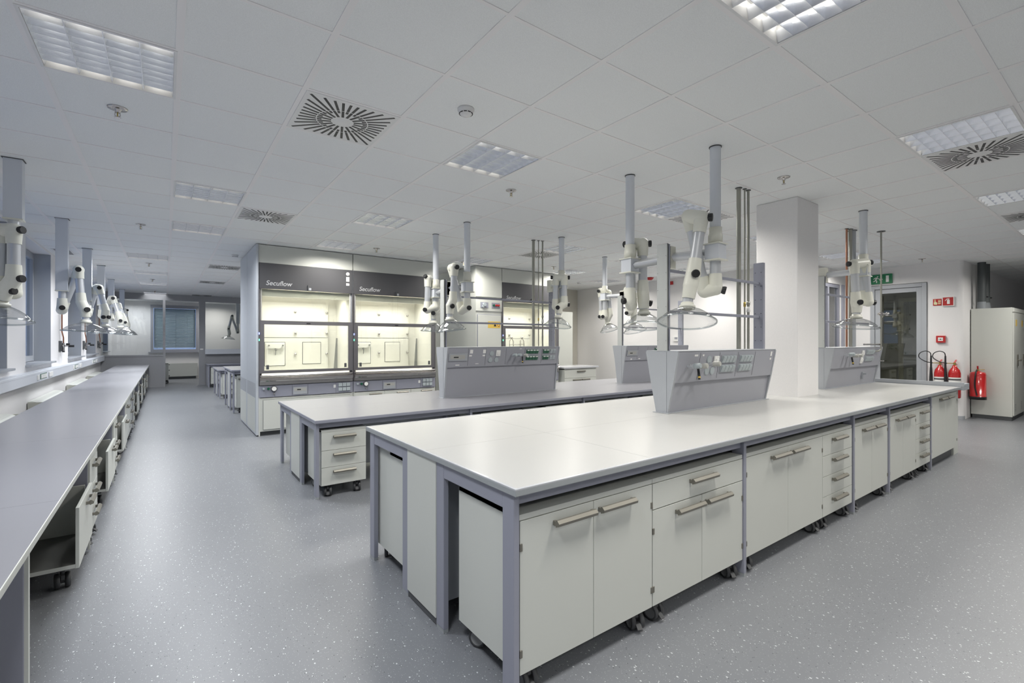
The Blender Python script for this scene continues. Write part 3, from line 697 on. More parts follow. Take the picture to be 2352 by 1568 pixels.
def extraction_arm(label, D, group, round_pipe=True, post=None, hood_tilt=(0, 0, 1)):
    J = [Vector(v) for v in D['J']]; px, py = D['p']; zt = D['zt']; c = Vector(D['d']); r = D['r']
    t = thing('extraction_arm', label, 'extraction arm', (px, py, H), 0, group)
    o = Vector((px, py, H)); L = lambda v: Vector(v)-o
    J = [L(v) for v in J]; c = L(c); b = MB()
    J[0] = Vector((0, 0, J[0].z))
    if round_pipe:
        MB().cyl((0, 0, zt-H), (0, 0, 0), .041, 28).build('ceiling_pipe', 'duct', t)
        MB().lathe([(.042, -.008), (.047, -.008), (.047, -.001), (.042, -.001)]).build('ceiling_collar', 'plinth', t)
        z = zt-H
        MB().lathe([(.043, .02), (.050, .018), (.050, -.035), (.054, -.04), (.054, -.11), (.042, -.11)], c=(0, 0, z)).build('collar', 'cream', t)
        k = MB().box(-.058, .058, -.058, .058, z-.235, z-.115, b=.004).build('bracket_box', 'duct', t)
        MB().box(-.070, .070, -.070, .070, z-.247, z-.235, b=.003).build('flange', 'cream', k); MB().box(-.070, .070, -.070, .070, z-.118, z-.108, b=.003).build('flange', 'cream', k)
        if post:
            pxx, pyy = post; sgn = 1 if pyy < py else -1
            ya = pyy-py+sgn*.05; yb = -sgn*.058; xx = pxx-px
            pl = MB().box(xx-.012, xx+.062, (ya-sgn*.05)-.046, (ya-sgn*.05)+.046, z-.27, z-.085, b=.003).build('mount_plate', 'cream', t)
            MB().tube([(xx+.03, ya-sgn*.02, z-.175), (0, yb, z-.175)], .036, 4).build('support_bar', 'alu', t)
        top = Vector((0, 0, z-.247)); rr = .040
    else:
        MB().box(-.058, .058, -.05, .05, zt-H, 0, b=.004).build('ceiling_duct', 'duct', t)
        MB().box(-.066, .066, -.058, .058, -.006, -.001).build('ceiling_collar', 'plinth', t)
        MB().box(-.062, .062, -.054, .054, zt-H-.012, zt-H, b=.002).build('collar', 'cream', t)
        top = Vector((0, 0, zt-H-.012)); rr = .038
    if top.z > J[0].z+.02: MB().cyl(top, J[0], rr, 24).build('drop_tube', 'alu', t)
    for a, e in ((1, 2), (3, 4)): MB().cyl(J[a], J[e], .0405, 24).build('arm_tube', 'alu', t)
    MB().cyl(J[5], J[6]+Vector((0, 0, .02)), .038, 24).build('nose_tube', 'alu', t)
    jt = []
    for (p, q, a, e) in ((J[0], J[1], top, J[2]), (J[2], J[3], J[1], J[4]), (J[4], J[5], J[3], J[6])):
        b = MB(); elbow(b, p, q, a, e); jt.append(b.build('joint', 'cream', t))
    for k, (a, e) in enumerate(D['k']):
        a = L(a); e = L(e); mid = min(range(3), key=lambda i: (((J[2*i]+J[2*i+1])/2)-a).length)
        d = (e-a).normalized(); base = min((J[2*mid], J[2*mid+1]), key=lambda p: (p-a).length); e2 = base+d*.080
        v, f = knob_mesh(base, e2); m = MB(); m.add(v, f, 0, False); m.cyl(base+d*.03, base+d*.06, .028, 16)
        m.build('friction_knob', 'dark', jt[mid])
    ax = Vector((D.get('t', (0, 0))[0], D.get('t', (0, 0))[1], 1)).normalized(); q = ax.to_track_quat('Z', 'Y')
    topc = Vector(J[6]); h = max(.10, topc.z-.012-c.z); cc = topc-ax*(h+.012)
    MB().lathe([(.036, .03), (.047, .03), (.047, .012), (.060, .008), (.060, -.012), (.040, -.016)], c=topc, axis=ax).build('neck_ring', 'cream', t)
    prof = [(.045, h), (.075, h*.93), (r*.55, h*.74), (r*.76, h*.46), (r*.88, h*.20), (r*.935, h*.04), (r*.99, 0), (r, -.006)]
    hd = MB().lathe(prof, c=cc, n=56, axis=ax).build('hood_dome', 'dome', t)
    MB().lathe([(r*.985, .004), (r+.003, .0), (r+.003, -.009), (r*.985, -.012), (r*.965, -.004), (r*.985, .004)], c=cc, n=56, axis=ax).build('rim', 'rimglass', hd)
    return t
ARMS = {
'a1': {'t': (0.228, 0.126), 'p': (3.508, 2.073), 'zt': 2.373, 'J': [(3.516, 2.067, 1.912), (3.487, 2.15, 1.897), (3.357, 2.209, 2.485), (3.31, 2.069, 2.438), (3.259, 2.107, 2.012), (3.243, 2.119, 1.922), (3.221, 2.134, 1.756)], 'k': [((3.32, 2.062, 2.438), (3.345, 2.0, 2.433)), ((3.25, 2.101, 1.991), (3.19, 2.033, 1.979)), ((3.518, 2.053, 1.901), (3.55, 2.0, 1.884))], 'd': (3.224, 2.132, 1.646), 'r': 0.213},
'a2': {'t': (0.158, 0.123), 'p': (3.479, 2.9), 'zt': 2.368, 'J': [(3.488, 2.893, 1.872), (3.568, 2.959, 1.839), (3.568, 2.959, 2.417), (3.614, 2.863, 2.407), (3.617, 2.861, 1.949), (3.62, 2.858, 1.868), (3.624, 2.856, 1.757)], 'k': [((3.541, 2.978, 2.417), (3.501, 2.991, 2.411)), ((3.624, 2.831, 2.402), (3.65, 2.805, 2.402)), ((3.462, 2.912, 1.884), (3.42, 2.93, 1.88)), ((3.624, 2.831, 1.899), (3.65, 2.81, 1.89))], 'd': (3.611, 2.841, 1.638), 'r': 0.191},
'a3': {'t': (-0.104, 0.081), 'p': (3.158, 5.297), 'zt': 2.37, 'J': [(3.149, 5.304, 1.936), (3.124, 5.384, 1.894), (3.018, 5.461, 2.446), (2.986, 5.323, 2.442), (2.969, 5.337, 2.014), (2.942, 5.356, 1.947), (2.937, 5.36, 1.774)], 'k': [((2.986, 5.323, 2.442), (2.984, 5.251, 2.433)), ((2.951, 5.35, 1.964), (2.943, 5.256, 1.952)), ((3.135, 5.302, 1.896), (3.126, 5.233, 1.881))], 'd': (2.973, 5.333, 1.635), 'r': 0.19},
'a4': {'t': (0.04, 0.013), 'p': (3.142, 6.147), 'zt': 2.36, 'J': [(3.127, 6.158, 1.984), (3.023, 6.184, 1.944), (3.033, 6.177, 2.386), (3.118, 6.264, 2.402), (3.194, 6.208, 1.946), (3.136, 6.176, 1.904), (3.121, 6.187, 1.76)], 'k': [((3.029, 6.168, 2.385), (2.977, 6.144, 2.415)), ((3.023, 6.184, 1.944), (2.972, 6.148, 1.94)), ((3.108, 6.147, 1.889), (3.061, 6.095, 1.879))], 'd': (3.087, 6.188, 1.646), 'r': 0.175},
'a5': {'t': (-0.037, 0.306), 'p': (6.477, 5.982), 'zt': 2.482, 'J': [(6.458, 5.996, 1.949), (6.506, 6.084, 1.946), (6.487, 6.099, 2.421), (6.572, 5.974, 2.383), (6.592, 5.96, 1.984), (6.559, 5.984, 1.896), (6.559, 5.984, 1.816)], 'k': [((6.472, 6.085, 2.435), (6.395, 6.067, 2.428)), ((6.469, 6.05, 1.976), (6.393, 6.043, 1.973)), ((6.47, 5.987, 1.901), (6.401, 5.976, 1.891))], 'd': (6.553, 5.988, 1.696), 'r': 0.17},
'a6': {'t': (0.196, 0.04), 'p': (4.737, 5.228), 'zt': 2.521, 'J': [(4.748, 5.22, 2.018), (4.651, 5.266, 2.004), (4.63, 5.232, 2.429), (4.701, 5.131, 2.424), (4.701, 5.131, 2.036), (4.626, 5.161, 1.984), (4.621, 5.165, 1.838)], 'k': [((4.625, 5.236, 2.435), (4.599, 5.255, 2.435)), ((4.711, 5.123, 2.43), (4.742, 5.101, 2.43)), ((4.612, 5.146, 2.052), (4.538, 5.101, 2.046)), ((4.735, 5.131, 2.006), (4.781, 5.097, 1.999))], 'd': (4.608, 5.198, 1.719), 'r': 0.197},
'a7': {'t': (0.098, -0.042), 'p': (6.639, 2.062), 'zt': 2.497, 'J': [(6.648, 2.056, 1.973), (6.649, 2.017, 1.955), (6.62, 2.038, 2.41), (6.459, 2.095, 2.391), (6.475, 2.083, 1.951), (6.483, 2.077, 1.901), (6.479, 2.08, 1.774)], 'k': [((6.459, 2.095, 2.422), (6.422, 2.122, 2.422)), ((6.633, 2.029, 2.435), (6.674, 1.999, 2.44)), ((6.452, 2.075, 1.985), (6.418, 2.02, 1.976)), ((6.609, 2.022, 1.959), (6.65, 1.988, 1.952))], 'd': (6.463, 2.092, 1.663), 'r': 0.233},
'a8': {'t': (0.028, 0.281), 'p': (6.39, 5.295), 'zt': 2.46, 'J': [(6.369, 5.31, 2.021), (6.328, 5.303, 1.975), (6.304, 5.321, 2.365), (6.463, 5.341, 2.377), (6.487, 5.323, 2.026), (6.457, 5.308, 1.95), (6.457, 5.308, 1.801)], 'k': [((6.312, 5.29, 1.974), (6.237, 5.283, 1.963))], 'd': (6.457, 5.308, 1.667), 'r': 0.193},
'b1': {'t': (0.007, 0.123), 'p': (-1.03, 5.72), 'zt': 2.527, 'J': [(-1.06, 5.742, 1.905), (-1.12, 5.761, 1.928), (-1.105, 5.75, 2.43), (-1.005, 5.578, 2.411), (-1.005, 5.578, 2.009), (-1.063, 5.62, 1.909), (-1.092, 5.641, 1.794)], 'k': [((-0.981, 5.561, 2.411), (-0.944, 5.533, 2.411)), ((-0.981, 5.561, 1.999), (-0.953, 5.539, 1.999)), ((-0.987, 5.589, 1.853), (-0.957, 5.568, 1.853))], 'd': (-1.063, 5.62, 1.661), 'r': 0.205},
'b2': {'t': (0.053, -0.025), 'p': (-1.04, 8.13), 'zt': 2.13, 'J': [(-1.053, 8.14, 1.917), (-1.055, 8.215, 1.888), (-0.881, 8.088, 2.395), (-0.868, 7.93, 2.383), (-0.837, 7.907, 1.977), (-0.795, 7.852, 1.879), (-0.791, 7.849, 1.733)], 'k': [((-0.874, 7.909, 2.412), (-0.862, 7.801, 2.405)), ((-0.795, 7.852, 1.922), (-0.757, 7.749, 1.928)), ((-1.049, 8.112, 1.877), (-1.032, 7.975, 1.865))], 'd': (-0.787, 7.845, 1.625), 'r': 0.226},
'b3': {'p': (-1.04, 10.52), 'zt': 2.169, 'J': [(-1.044, 10.523, 1.981), (-1.041, 10.595, 1.941), (-0.923, 10.509, 2.393), (-0.872, 10.298, 2.37), (-0.785, 10.234, 1.99), (-0.795, 10.217, 1.889), (-0.795, 10.217, 1.746)], 'k': [((-0.93, 10.34, 2.398), (-0.915, 10.181, 2.391)), ((-0.847, 10.255, 1.91), (-0.858, 10.201, 1.908)), ((-0.722, 10.188, 1.919), (-0.681, 10.158, 1.919))], 'd': (-0.778, 10.204, 1.632), 'r': 0.221},
'b4': {'p': (-1.045, 12.69), 'zt': 2.23, 'J': [(-1.041, 12.687, 2.018), (-1.033, 12.756, 1.994), (-0.89, 12.651, 2.368), (-0.84, 12.416, 2.353), (-0.734, 12.338, 1.977), (-0.72, 12.328, 1.907), (-0.72, 12.328, 1.776)], 'k': [((-0.882, 12.447, 2.38), (-0.88, 12.321, 2.379)), ((-0.718, 12.302, 1.933), (-0.711, 12.173, 1.928))], 'd': (-0.705, 12.318, 1.662), 'r': 0.219},
'b5': {'p': (-1.08, 15.4), 'zt': 2.341, 'J': [(-1.083, 15.402, 2.07), (-1.071, 15.468, 2.051), (-0.957, 15.384, 2.399), (-0.919, 15.183, 2.389), (-0.824, 15.113, 2.066), (-0.789, 15.088, 1.959), (-0.789, 15.088, 1.808)], 'k': [((-0.804, 15.049, 1.946), (-0.797, 14.92, 1.942))], 'd': (-0.771, 15.05, 1.668), 'r': 0.215},
'b6': {'p': (-1.03, 18.2), 'zt': 2.414, 'J': [(-1.032, 18.202, 2.117), (-1.005, 18.256, 2.106), (-0.995, 18.249, 2.418), (-0.944, 18.038, 2.409), (-0.913, 18.015, 2.1), (-0.881, 17.992, 1.998), (-0.871, 17.984, 1.843)], 'k': [((-0.923, 18.022, 2.409), (-0.892, 18.0, 2.409))], 'd': (-0.859, 17.951, 1.689), 'r': 0.218},
'c1': {'t': (0.119, -0.011), 'p': (2.294, 21.285), 'zt': 2.177, 'J': [(2.294, 21.285, 1.888), (2.281, 21.17, 1.835), (2.104, 21.3, 2.41), (2.092, 21.184, 2.473), (1.984, 21.264, 1.968), (2.005, 21.186, 1.782), (1.978, 21.206, 1.698)], 'k': [((2.087, 21.127, 2.47), (2.075, 21.011, 2.465)), ((1.978, 21.206, 1.966), (1.968, 21.09, 1.964)), ((2.281, 21.17, 1.852), (2.269, 21.055, 1.85))], 'd': (1.951, 21.226, 1.597), 'r': 0.235},
}
GI = 'white extraction arms over the islands'; GL = 'white extraction arms over the long left bench'
for k, lab, g, rp, post in (
    ('a1', 'large white extraction arm with clear dome in front of the near post, front island', GI, 1, (3.40, Y1)),
    ('a2', 'white extraction arm on the far side of the near post, front island', GI, 1, (3.40, Y1)),
    ('a3', 'white extraction arm with bent elbow right of the left post, second island', GI, 1, (3.0, Y2)),
    ('a4', 'white extraction arm left of the left post, second island, before the fume cupboard', GI, 1, (3.0, Y2)),
    ('a5', 'distant slim extraction arm against the white wall, second island', GI, 1, (6.57, Y3)),
    ('a6', 'white extraction arm right of the three pipes, second island', GI, 1, (4.79, Y2)),
    ('a7', 'white extraction arm right of the column, before the glazed door', GI, 1, (6.65, Y4)),
    ('a8', 'extraction arm half hidden behind the dome next to the near post', GI, 1, (6.57, Y3)),
    ('b1', 'nearest extraction arm, cut off by the left edge, on a square duct', GL, 0, None),
    ('b2', 'extraction arm with V-shaped tubes, second from the left edge', GL, 0, None),
    ('b3', 'third extraction arm along the left windows', GL, 0, None), ('b4', 'fourth extraction arm along the left windows', GL, 0, None),
    ('b5', 'fifth extraction arm along the left windows', GL, 0, None), ('b6', 'last extraction arm along the left windows, before the glass partition', GL, 0, None),
    ('c1', 'extraction arm seen through the glass partition on the white wall', None, 0, None)):
    extraction_arm(lab, ARMS[k], g, bool(rp), post)

# ---------------------------------------------------------------- long left bench
LB0, LB1, LX0, LX1, LZ = 1.2, 19.05, -1.21, -.398, .75
worktop('worktop', 'very long lilac grey worktop along the left windows', LX0, LX1, LB0, LB1, LZ, 'grey_top', 'cab', ([], [3.05, 4.95, 6.9, 8.8, 10.75, 12.7, 14.65, 16.6]))
fr = thing('bench_frame', 'lilac grey panel legs and rails under the long left bench', 'bench frame')
LEGS = [2.60, 4.475, 6.41, 8.34, 10.27, 12.2, 14.13, 16.06, 17.99]
for y in LEGS:
    l = MB().box(-1.15, -.442, y, y+.03, .02, .72, b=.003).build('leg', 'lilac', fr); MB().box(-.442, -.43, y+.006, y+.03, .02, .72).build('leg_edge', 'cab', l)
MB().box(-1.165, -1.15, LB0, LB1, .08, .62).build('back_panel', 'cabin', fr)
MB().box(-1.19, -1.17, LB0, LB1, .62, .72).box(-.49, -.47, LB0, LB1, .672, .72).build('rail', 'lilac', fr)
GB = 'wheeled units under the long left bench'
def niche(label, y, w, dw):
    """open-fronted trolley with a low front panel on the far part"""
    t = thing('open_trolley', label, 'cabinet', (-.432, y, 0), PI/2, GB)
    t.location.y = y+w-dw
    cached(('nb', round(dw, 2)), 'body', lambda: MB().box(.002, dw, .0, .52, .145, .163).box(0, .002, 0, .52, .143, .165, 1).box(.002, dw, .50, .52, .163, .30, 1).box(dw-.018, dw, .02, .50, .163, .49, 1), ['trolley', 'cab'], t)
    p = cached(('np', round(dw, 2)), 'front_panel', lambda: MB().box(0, dw, -.018, -.0005, 0, .36, b=.0015), 'cab', t, (0, 0, .140))
    handle(p, .19, dw*.62, .30).location.y = -.018
    caster(t, .11, .07, PI/2+.2); caster(t, dw-.10, .07, .6); caster(t, .11, .45, 1.2)
    return t
ordn = ['nearest', 'second', 'third', 'fourth', 'fifth', 'sixth', 'seventh', 'eighth']
for k, y in enumerate(LEGS[:-1]):
    w = 1.86
    if k == 0: niche('open wheeled trolley with low front panel, nearest under the long left bench', y+.05, 1.80, .63)
    elif k == 3:
        cabinet('full-height white door cabinet fourth bay under the long left bench', (-.434, y+.05, 0), PI/2, .85, .105, .652, .50, [('door', 0, .85, .107, .628)], GB)
        cabinet('three-drawer wheeled cabinet in the fourth bay under the long left bench', (-.434, y+.92, 0), PI/2, .6, .105, .652, .50, [('drawers', 0, .6, [.107, .27, .44, .628])], GB)
    else:
        cabinet('three-drawer wheeled cabinet, %s bay under the long left bench' % ordn[k], (-.434, y+.05, 0), PI/2, .44, .105, .652, .50, [('drawers', 0, .44, [.107, .27, .44, .628])], GB)
        niche('open wheeled trolley with low front panel, %s bay under the long left bench' % ordn[k], y+.52, 1.36, .75)
# parapet trunking
t = thing('cable_trunking', 'pale grey socket trunking along the left wall below the windows', 'trunking')
MB().box(-1.6, -1.50, 2.0, 19.18, .895, 1.04, b=.006).box(-1.6, -1.515, 2.0, 19.18, 1.04, 1.052).build('body', 'duct', t)
MB().box(-1.5015, -1.4995, 2.0, 19.18, 1.012, 1.014).build('seam', 'lilac', t)
for y in (6.5, 9.85, 13.2, 16.3):
    b = MB().box(-1.50, -1.497, y, y+.48, .925, 1.005, 0)
    for k in range(6): b.box(-1.497, -1.492, y+.03+k*.072, y+.09+k*.072, .935, .995, 1)
    b.build('socket_bank', ['green', 'white'], t)
    MB().box(-1.50, -1.485, y+.62, y+.78, .925, 1.0, b=.01).box(-1.50, -1.49, y+.82, y+.95, .925, 1.0, b=.006).build('data_outlet', 'white', t)
    MB().box(-1.50, -1.49, y-.22, y-.08, .925, 1.0, b=.006).build('data_outlet', 'white', t)
for n, (y0, y1) in enumerate(((6.1, 8.2), (9.6, 11.6), (12.9, 14.9), (15.9, 17.9))):
    t = thing('radiator', '%s low white wall radiator with rounded top behind the long left bench' % ordn[n], 'radiator', (0, 0, 0), 0, 'radiators behind the long left bench')
    prof = [(-1.585, .12), (-1.585, .60)]+[(-1.585+.16*math.sin(a), .54+.085*math.cos(a)) for a in [k*PI/14 for k in range(8)]]+[(-1.425, .12)]
    MB().prism([(x, z) for x, z in prof], y0, y1, 'y').build('panel', 'cab', t)
    MB().box(-1.59, -1.42, y0-.02, y0, .13, .61).build('side_panel', 'cabin', t); MB().box(-1.59, -1.42, y1, y1+.02, .13, .61).build('side_panel', 'cabin', t)
    MB().cyl((-1.5, y0+.2, 0), (-1.5, y0+.2, .12), .012).cyl((-1.5, y1-.2, 0), (-1.5, y1-.2, .12), .012).build('feed_pipe', 'white', t)
for n, y in enumerate((12.25, 15.45, 18.5, 9.0)):
    if n == 3: continue
    t = thing('gas_valve', '%s gas valve set with copper pipe on the wall between the left windows' % ordn[n], 'valve', (-1.60, y, 1.40), 0, 'gas valve sets on the left wall')
    MB().box(0, .015, -.14, .14, -.10, .10, b=.003).build('back_plate', 'plinth', t)
    MB().cyl((.05, 0, -.09), (.05, 0, .06), .018, 12).cyl((.015, 0, 0), (.12, 0, 0), .014, 12).cyl((.06, -.1, .01), (.06, .1, .01), .013, 12).sphere((.05, 0, 0), .028).build('valve_body', 'steel', t)
    MB().cyl((.12, 0, 0), (.20, 0, 0), .022, 14).cyl((.08, .06, .03), (.13, .06, .03), .026, 14).cyl((.05, 0, -.09), (.05, 0, -.115), .02, 12).build('hand_wheel', 'dark', t)
    MB().tube([(.05, 0, .06), (.05, 0, .16), (.04, -.09, .27), (.04, -.09, H-1.402)], .011).build('supply_pipe', 'copper', t)

# ---------------------------------------------------------------- fume cupboards
def text(s, size, m, parent, loc, rot, shear=.0, ext=.0004, bold=0, sx=1, name='lettering'):
    c = bpy.data.curves.new(name, 'FONT'); c.body = s; c.size = size; c.extrude = ext; c.shear = shear; c.offset = bold; c.materials.append(M[m])
    o = bpy.data.objects.new(name, c); C.objects.link(o); bpy.context.view_layer.update()
    me = bpy.data.meshes.new_from_object(o.evaluated_get(bpy.context.evaluated_depsgraph_get())); bpy.data.objects.remove(o); bpy.data.curves.remove(c)
    for v in me.vertices: v.co.x *= sx
    me.materials.clear(); me.materials.append(M[m])
    return link(name, me, parent, loc, tuple(rot))
def fume_hood(label, x0, x1, y, variant, depth=.88, detail=True, lit=True, group='fume cupboards'):
    w = x1-x0; t = thing('fume_cupboard', label, 'fume cupboard', (x0, y, 0), 0, group)
    s = .035
    # carcass
    sp = MB().box(0, .022, .03, depth, .60, 2.76).box(w-.022, w, .03, depth, .60, 2.76).box(0, w, depth-.02, depth, .60, 2.76).build('side_panel', 'hoodside', t)
    MB().box(.0, w, .03, depth, 2.73, H-.012).box(.003, w-.003, .01, .03, 2.735, H-.012).build('upper_fascia', 'cab', t)
    MB().box(.004, w-.004, 0, .03, 2.325, 2.732, b=.003).build('dark_fascia', 'hoodgrey', t)
    text('Secuflow', .105, 'letter', t, (.10, -.001, 2.385), (PI/2, 0, 0), .22, .0005, .001, 1.0)
    MB().box(w*.5-.012, w*.5, -.022, 0, 2.335, 2.42).build('latch', 'plinth', t); MB().box(w*.5+.004, w*.5+.045, -.02, 0, 2.335, 2.375, b=.006).build('latch_knob', 'svc', t)
    b = MB().lathe([(0, 0), (.032, 0), (.032, .0012), (0, .0012)], c=(w-.085, 0, 2.66), n=24, axis=(0, -1, 0)); b.box(w-.115, w-.06, -.0012, 0, 2.53, 2.61).box(w-.115, w-.06, -.0012, 0, 2.46, 2.50)
    b.build('sticker', 'white', t)
    # interior
    i0 = .05; i1 = w-.05; dz = 2.31
    MB().box(i0-.02, i0, .03, depth-.03, .93, dz+.03).box(i1, i1+.02, .03, depth-.03, .93, dz+.03).box(i0, i1, depth-.05, depth-.03, .93, dz+.03).box(i0, i1, .03, depth-.03, dz+.02, dz+.04).build('lining', 'inner', t)
    MB().box(i0, i1, .05, .062, 2.215, 2.325).box(i0, i1, .062, .18, 2.215, 2.225).build('light_shelf', 'inner', t)
    MB().box(i0, i1, .02, depth-.05, .91, .935, b=.003).build('work_surface', 'inner', t)
    fy = depth-.05
    q = MB().box(i0, i1-.16, fy-.045, fy-.04, 1.56, 2.18).box(i0, i1-.16, fy-.045, fy-.04, .95, 1.552); q.build('baffle', 'inner', t)
    MB().box(i0, i1-.16, fy-.0465, fy-.045, 1.553, 1.559).build('baffle_gap', 'plinth', t)
    for zx in (w*.5-.04, w-.235):
        for z in (2.02, 1.64, 1.26):
            MB().lathe([(0, .03), (.018, .03), (.02, .02), (.020, 0), (0, 0)], c=(zx, fy-.045, z), n=16, axis=(0, -1, 0)).build('fixing_knob', 'steel', t)
    if variant == 'sink':
        sx = .26 if w > 1.5 else .2
        for (xa, xb, za, zb, m) in ((sx, sx+.33, 1.06, 1.48, 'white'), (w*.5+.08, w*.5+.40, 1.08, 1.48, 'inner')):
            MB().box(xa, xb, fy-.049, fy-.046, za, zb).build('panel_outline', 'plinth', t)
            MB().box(xa+.008, xb-.008, fy-.054, fy-.049, za+.008, zb-.008).build('insert_panel', m, t)
        MB().box(sx+.02, sx+.31, fy-.10, fy-.054, 1.37, 1.46).prism([(fy-.055, 1.08), (fy-.055, 1.37), (fy-.09, 1.37)], sx+.03, sx+.05).build('cup_sink', 'white', t)
        MB().cyl((sx+.17, fy-.07, 1.36), (sx+.17, fy-.10, 1.33), .013).cyl((sx+.17, fy-.10, 1.33), (sx+.165, fy-.10, 1.25), .006).cyl((sx+.06, fy-.10, 1.42), (sx+.06, fy-.13, 1.42), .012).cyl((sx+.28, fy-.10, 1.42), (sx+.28, fy-.13, 1.42), .012).build('spout', 'hub', t)
        MB().prism([(i1-.10, .95), (i1-.03, .95), (i1-.03, 1.55), (i1-.055, 1.55)], fy-.2, fy-.19, 'y').build('air_scoop', 'hub', t)
    else:
        b = MB()
        for gx in (.55, .85):
            b.tube([(gx, .5, .94), (gx, .5, 1.50), (gx+.05, .5, 1.56), (gx+.10, .5, 1.50), (gx+.12, .5, 1.10)], .010, 8).tube([(gx, .5, 1.12), (gx+.12, .5, 1.12)], .01, 8).sphere((gx+.05, .5, 1.57), .03)
        b.tube([(.55, .5, 1.42), (.97, .5, 1.42)], .009, 8); b.build('apparatus_stand', 'steel', t)
    # fixed upper glass and sliding sash
    MB().box(.05, w-.05, .035, .041, 1.80, 2.33).build('upper_glass', 'sash', t)
    f = MB(); a, z0, z1 = .012, .985, 1.822
    f.box(a, a+.066, -.012, .022, z0, z1).box(w-a-.066, w-a, -.012, .022, z0, z1).box(a+.066, w-a-.066, -.012, .022, z1-.062, z1).box(a+.066, w-a-.066, -.012, .022, z0, z0+.045)
    sh = f.build('sash', 'hoodframe', t)
    MB().box(a+.06, w-a-.06, .002, .007, z0+.04, z1-.06).build('sash_glass', 'sash', sh)
    MB().box(a+.095, a+.135, -.004, .002, z0+.06, z0+.13, b=.004).build('finger_grip', 'plinth', sh); MB().box(w-a-.135, w-a-.095, -.004, .002, z0+.06, z0+.13, b=.004).build('finger_grip', 'plinth', sh)
    MB().box(w/2-.03, w/2+.03, -.016, -.012, z1-.045, z1-.030).build('badge', 'dark', sh)
    MB().box(0, .012, -.018, .03, .80, 2.32).box(w-.012, w, -.018, .03, .80, 2.32).build('side_track', 'hoodframe', t)
    for xx in ((.006, w-.006) if variant == 'sink' else (.006,)): pass
    MB().box(.0, .012, -.022, -.018, 1.60, 1.63).build('blue_led', 'blue', t); MB().box(.0, .012, -.022, -.018, 1.50, 1.53).build('green_led', 'gled', t)
    MB().cyl((.02, -.045, .945), (w-.02, -.045, .945), .013, 14).cyl((.02, -.045, .945), (.02, 0, .945), .010, 10).cyl((w-.02, -.045, .945), (w-.02, 0, .945), .010, 10).build('sash_handle', 'steel', t)
    MB().prism([(.02, .925), (-.035, .925), (-.060, .905), (-.062, .875), (-.040, .855), (-.030, .80), (.02, .79)], .012, w-.012).build('airfoil_sill', 'steel', t)
    # service panel
    p = MB().box(0, w, -.012, .03, .605, .792, b=.003).build('service_panel', 'lilac', t)
    MB().box(w*.155, w*.157, -.0135, -.012, .61, .79).box(w*.33, w*.332, -.0135, -.012, .61, .79).box(w*.495, w*.497, -.0135, -.012, .61, .79).box(w*.80, w*.802, -.0135, -.012, .61, .79).build('seam', 'plinth', p)
    MB().cyl((.065, -.012, .745), (.065, -.045, .745), .016, 14).build('gas_knob', 'flap', p)
    MB().cyl((.135, -.012, .742), (.135, -.04, .742), .020, 6).build('green_knob', 'green', p)
    g = MB().lathe([(0, .03), (.038, .03), (.045, .026), (.046, 0), (0, 0)], c=(.215, -.012, .738), n=28, axis=(0, -1, 0)).build('gauge', 'plinth', p)
    MB().cyl((.215, -.042, .738), (.215, -.044, .738), .034, 24).build('gauge_face', 'white', g); MB().cyl((.215, -.012, .66), (.215, -.035, .66), .012, 10).build('gauge_valve', 'hub', p)
    MB().box(w*.34, w*.485, -.020, -.012, .625, .745, b=.003).box(w*.35, w*.475, -.0215, -.02, .68, .73, 1).box(w*.38, w*.42, -.023, -.0215, .695, .712, 2).build('display', ['svc', 'lcd', 'dark'], p)
    b = MB()
    for i in range(3):
        for j in range(2): b.box(w*.83+i*.068, w*.83+i*.068+.060, -.032, -.012, .640+j*.075, .700+j*.075, b=.004)
    b.build('socket_bank', 'flap', p); MB().box(w*.775, w*.80, -.0135, -.012, .70, .75).build('sticker', 'white', p)
    # base
    MB().box(.0, .02, -.005, depth, .0, .605).box(w-.02, w, -.005, depth, .0, .605).build('base_frame', 'cab', t)
    if detail == 'solvent':
        bc = MB().box(.02, w-.02, 0, depth-.1, .07, .595).build('base_cabinet', 'cab', t)
        MB().box(.06, w-.05, -.0015, 0, .095, .565).build('door_gap', 'plinth', bc); MB().box(.064, w-.054, -.018, -.0015, .099, .561, b=.002).build('door', 'cab', bc)
    else:
        bc = MB().box(.02, w-.02, .012, depth-.1, .07, .595).build('base_cabinet', 'cab', t)
        for xa, xb in ((.02, w*.355), (w*.355, w*.68), (w*.68, w-.02)):
            dd = MB().box(xa+.002, xb-.002, -.008, .011, .075, .592, b=.002).build('door', 'cab', bc); h = handle(dd, min(.22, (xb-xa)*.5), xb-.17, .54); h.location.y = -.008
    MB().box(.02, w-.02, .05, depth-.1, 0, .07).build('plinth', 'plinth', t)
    if lit:
        MB().box(i0+.15, i1-.15, .08, .14, 2.252, 2.272).build('light_tube', 'hoodlamp', t)
        area('hood_light', (w/2, .36, 2.28), w*.75, .22, HOOD_W, (1, .985, .955), 150, t)
    return t
HY = 8.35
fume_hood('left of the pair of lit fume cupboards facing the second island', 1.185, 2.655, HY, 'sink', detail='solvent')
fume_hood('right of the pair of lit fume cupboards, next to the arms', 2.665, 4.25, HY, 'sink')
fume_hood('lit fume cupboard with steel stands behind the three pipes', 5.715, 7.28, 8.15, 'stand')
t = thing('side_cladding', 'tall pale grey side panels on the aisle end of the fume cupboards', 'panel')
for ya, yb in ((HY-.01, 9.35), (9.37, 10.25)):
    p = MB().box(1.15, 1.183, ya, yb, .02, H-.012, b=.003).build('panel', 'hoodside', t)
    MB().box(1.1485, 1.15, ya+.08, yb-.01, .60, .83).build('band', 'svc', p)
    MB().box(1.1485, 1.15, ya+.10, yb-.03, .05, .595).build('lower_panel', 'cab', p)
